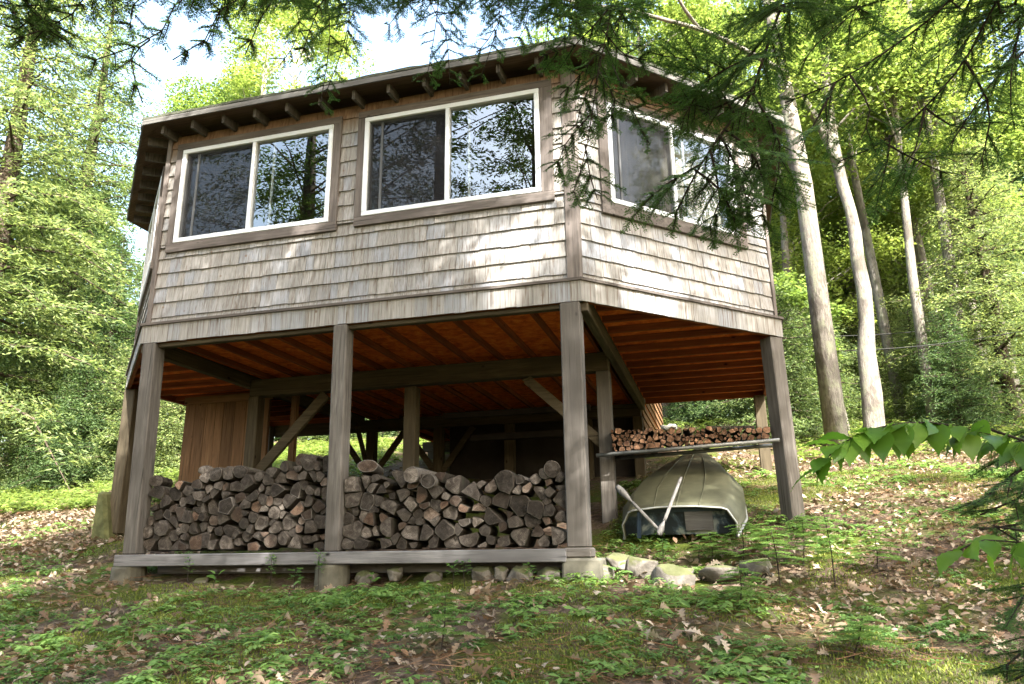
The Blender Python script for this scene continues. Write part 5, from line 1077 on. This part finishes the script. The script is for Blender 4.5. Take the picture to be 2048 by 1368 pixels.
for k in range(6400):
    z = rc.uniform(5.2, 12.); x = rc.uniform(-5, 14); y = rc.uniform(-17, -1.5); q = np.array([x, y, z]); h = (q-SUN*((z-9.)/SUN[2]))[:2]
    if any((h[0]-g[0])**2+(h[1]-g[1])**2 < (r_+.16)**2 for g, r_ in GQ): continue
    G = q-SUN*((z+1.8)/SUN[2])
    if G[0] < -7.9+.25*(G[1]) and G[1] > .9: continue
    if G[1] < .1 and vnoise(G[0]*1.9+31, G[1]*1.9+7) > .60: continue
    if G[1] > 4.2: continue
    if G[0] > 1.9 and G[1] > -.6 and vnoise(G[0]*1.7+9, G[1]*1.7) > .24: continue
    if math.atan2(q[2]-CAM[2], math.hypot(x-CAM[0], y-CAM[1])) < .78 and y > CAM[1]+.3: continue
    mt = (.06-6.63)/(q[1]-6.63); mx_ = 1.098+(q[0]-1.098)*mt; mz_ = -2.246+(q[2]+2.246)*mt
    if -1.4 < mx_ < -.35 and 1.1 < mz_ < 2.4 and vnoise(mx_*9, mz_*9+30) > .42: continue
    CP.append(q)
CP = np.array(CP); TP = np.array([(a, b) for a, b, *_ in SHADE]); own = np.argmin(((CP[:, None, :2]-TP[None])**2).sum(-1), 1)
for k, (x, y, r_, H, label) in enumerate(SHADE):
    z = gz(x, y); o = thing('hemlock_tree', (x, y, z), label, 'tree', 'hemlocks behind the camera'); m = MB(); m.tube([(x, y, z-.4), (x+.1, y, z+H*.5), (x, y, z+H)], [r_*1.2, r_, .05], 14)
    C = CP[own == k]; out = []
    if k == 0:     # lower boughs as well
        e = np.stack([x+rc.normal(0, 1.8, 800), y+rc.normal(0, 1.6, 800), rc.uniform(z+2.0, 7.5, 800)], -1); G = e-SUN*((e[:, 2:]+1.8)/SUN[2]); C = np.concatenate([C, e]) if len(C) else e
    for i, c in enumerate(C):
        a = math.atan2(c[1]-y, c[0]-x)
        if i % 9 == 0: m.tube([(x, y, min(z+H*.95, c[2]-.4+.1)), tuple((np.array([x, y, c[2]])+c)/2+np.array([0, 0, .1])), tuple(c)], [.03, .02, .006], 4, 0, False)
        n = 90; t = rc.uniform(-.42, .42, n); s_ = rc.normal(0, .17, n); d = np.array([math.cos(a), math.sin(a), -.15]); sd = np.array([-d[1], d[0], 0]); p = c+d*t[:, None]+sd*s_[:, None]+rc.normal(0, .05, (n, 3)); yaw = a+np.sign(s_)*rc.normal(.8, .3, n)
        out.append(leaf_copies(p, frames(yaw, rc.normal(-.2, .3, n), rc.normal(0, .4, n)), rc.uniform(.08, .17, n), np.array([(0, 0, 0), (.45, -.17, 0), (1, 0, 0), (.45, .17, 0)])))
    m.build('trunk', M_BARK, o, True); bulk('crown', [(np.concatenate(out), [(0, 1, 2, 3)], 0)], M_CAN, o)
# two hemlocks off to the right that stand in the angled window
for P_, x, y, sc, l in ((HA, 11.5, .6, 1.0, 'hemlock off the right edge mirrored in the angled window'), (HB, 9.8, 1.9, 1.1, 'shorter hemlock off the right edge mirrored low in the angled window')):
    o = copy_tree(P_); o.location = (x, y, gz(x, y)-.05); o.scale = (sc, sc, sc); o['label'] = l; o['group'] = 'hemlocks behind the camera'
# wires
for k, (a, b, l) in enumerate([((1480, 700, 15), (2200, 632, 13), 'thin black cable crossing the wood at the right, the lower one'), ((1520, 672, 16), (2200, 600, 14), 'thin dark cable crossing the wood at the right, the upper one')]):
    A, B = atd(*a), atd(*b); pts = [A+(B-A)*t+np.array([0, 0, -.25*math.sin(math.pi*t)]) for t in np.linspace(0, 1, 16)]; m = MB(); m.tube(pts, .008, 6); tag(m.build('cable', M_WIRE, None, True), l, 'cable', 'cables through the wood')
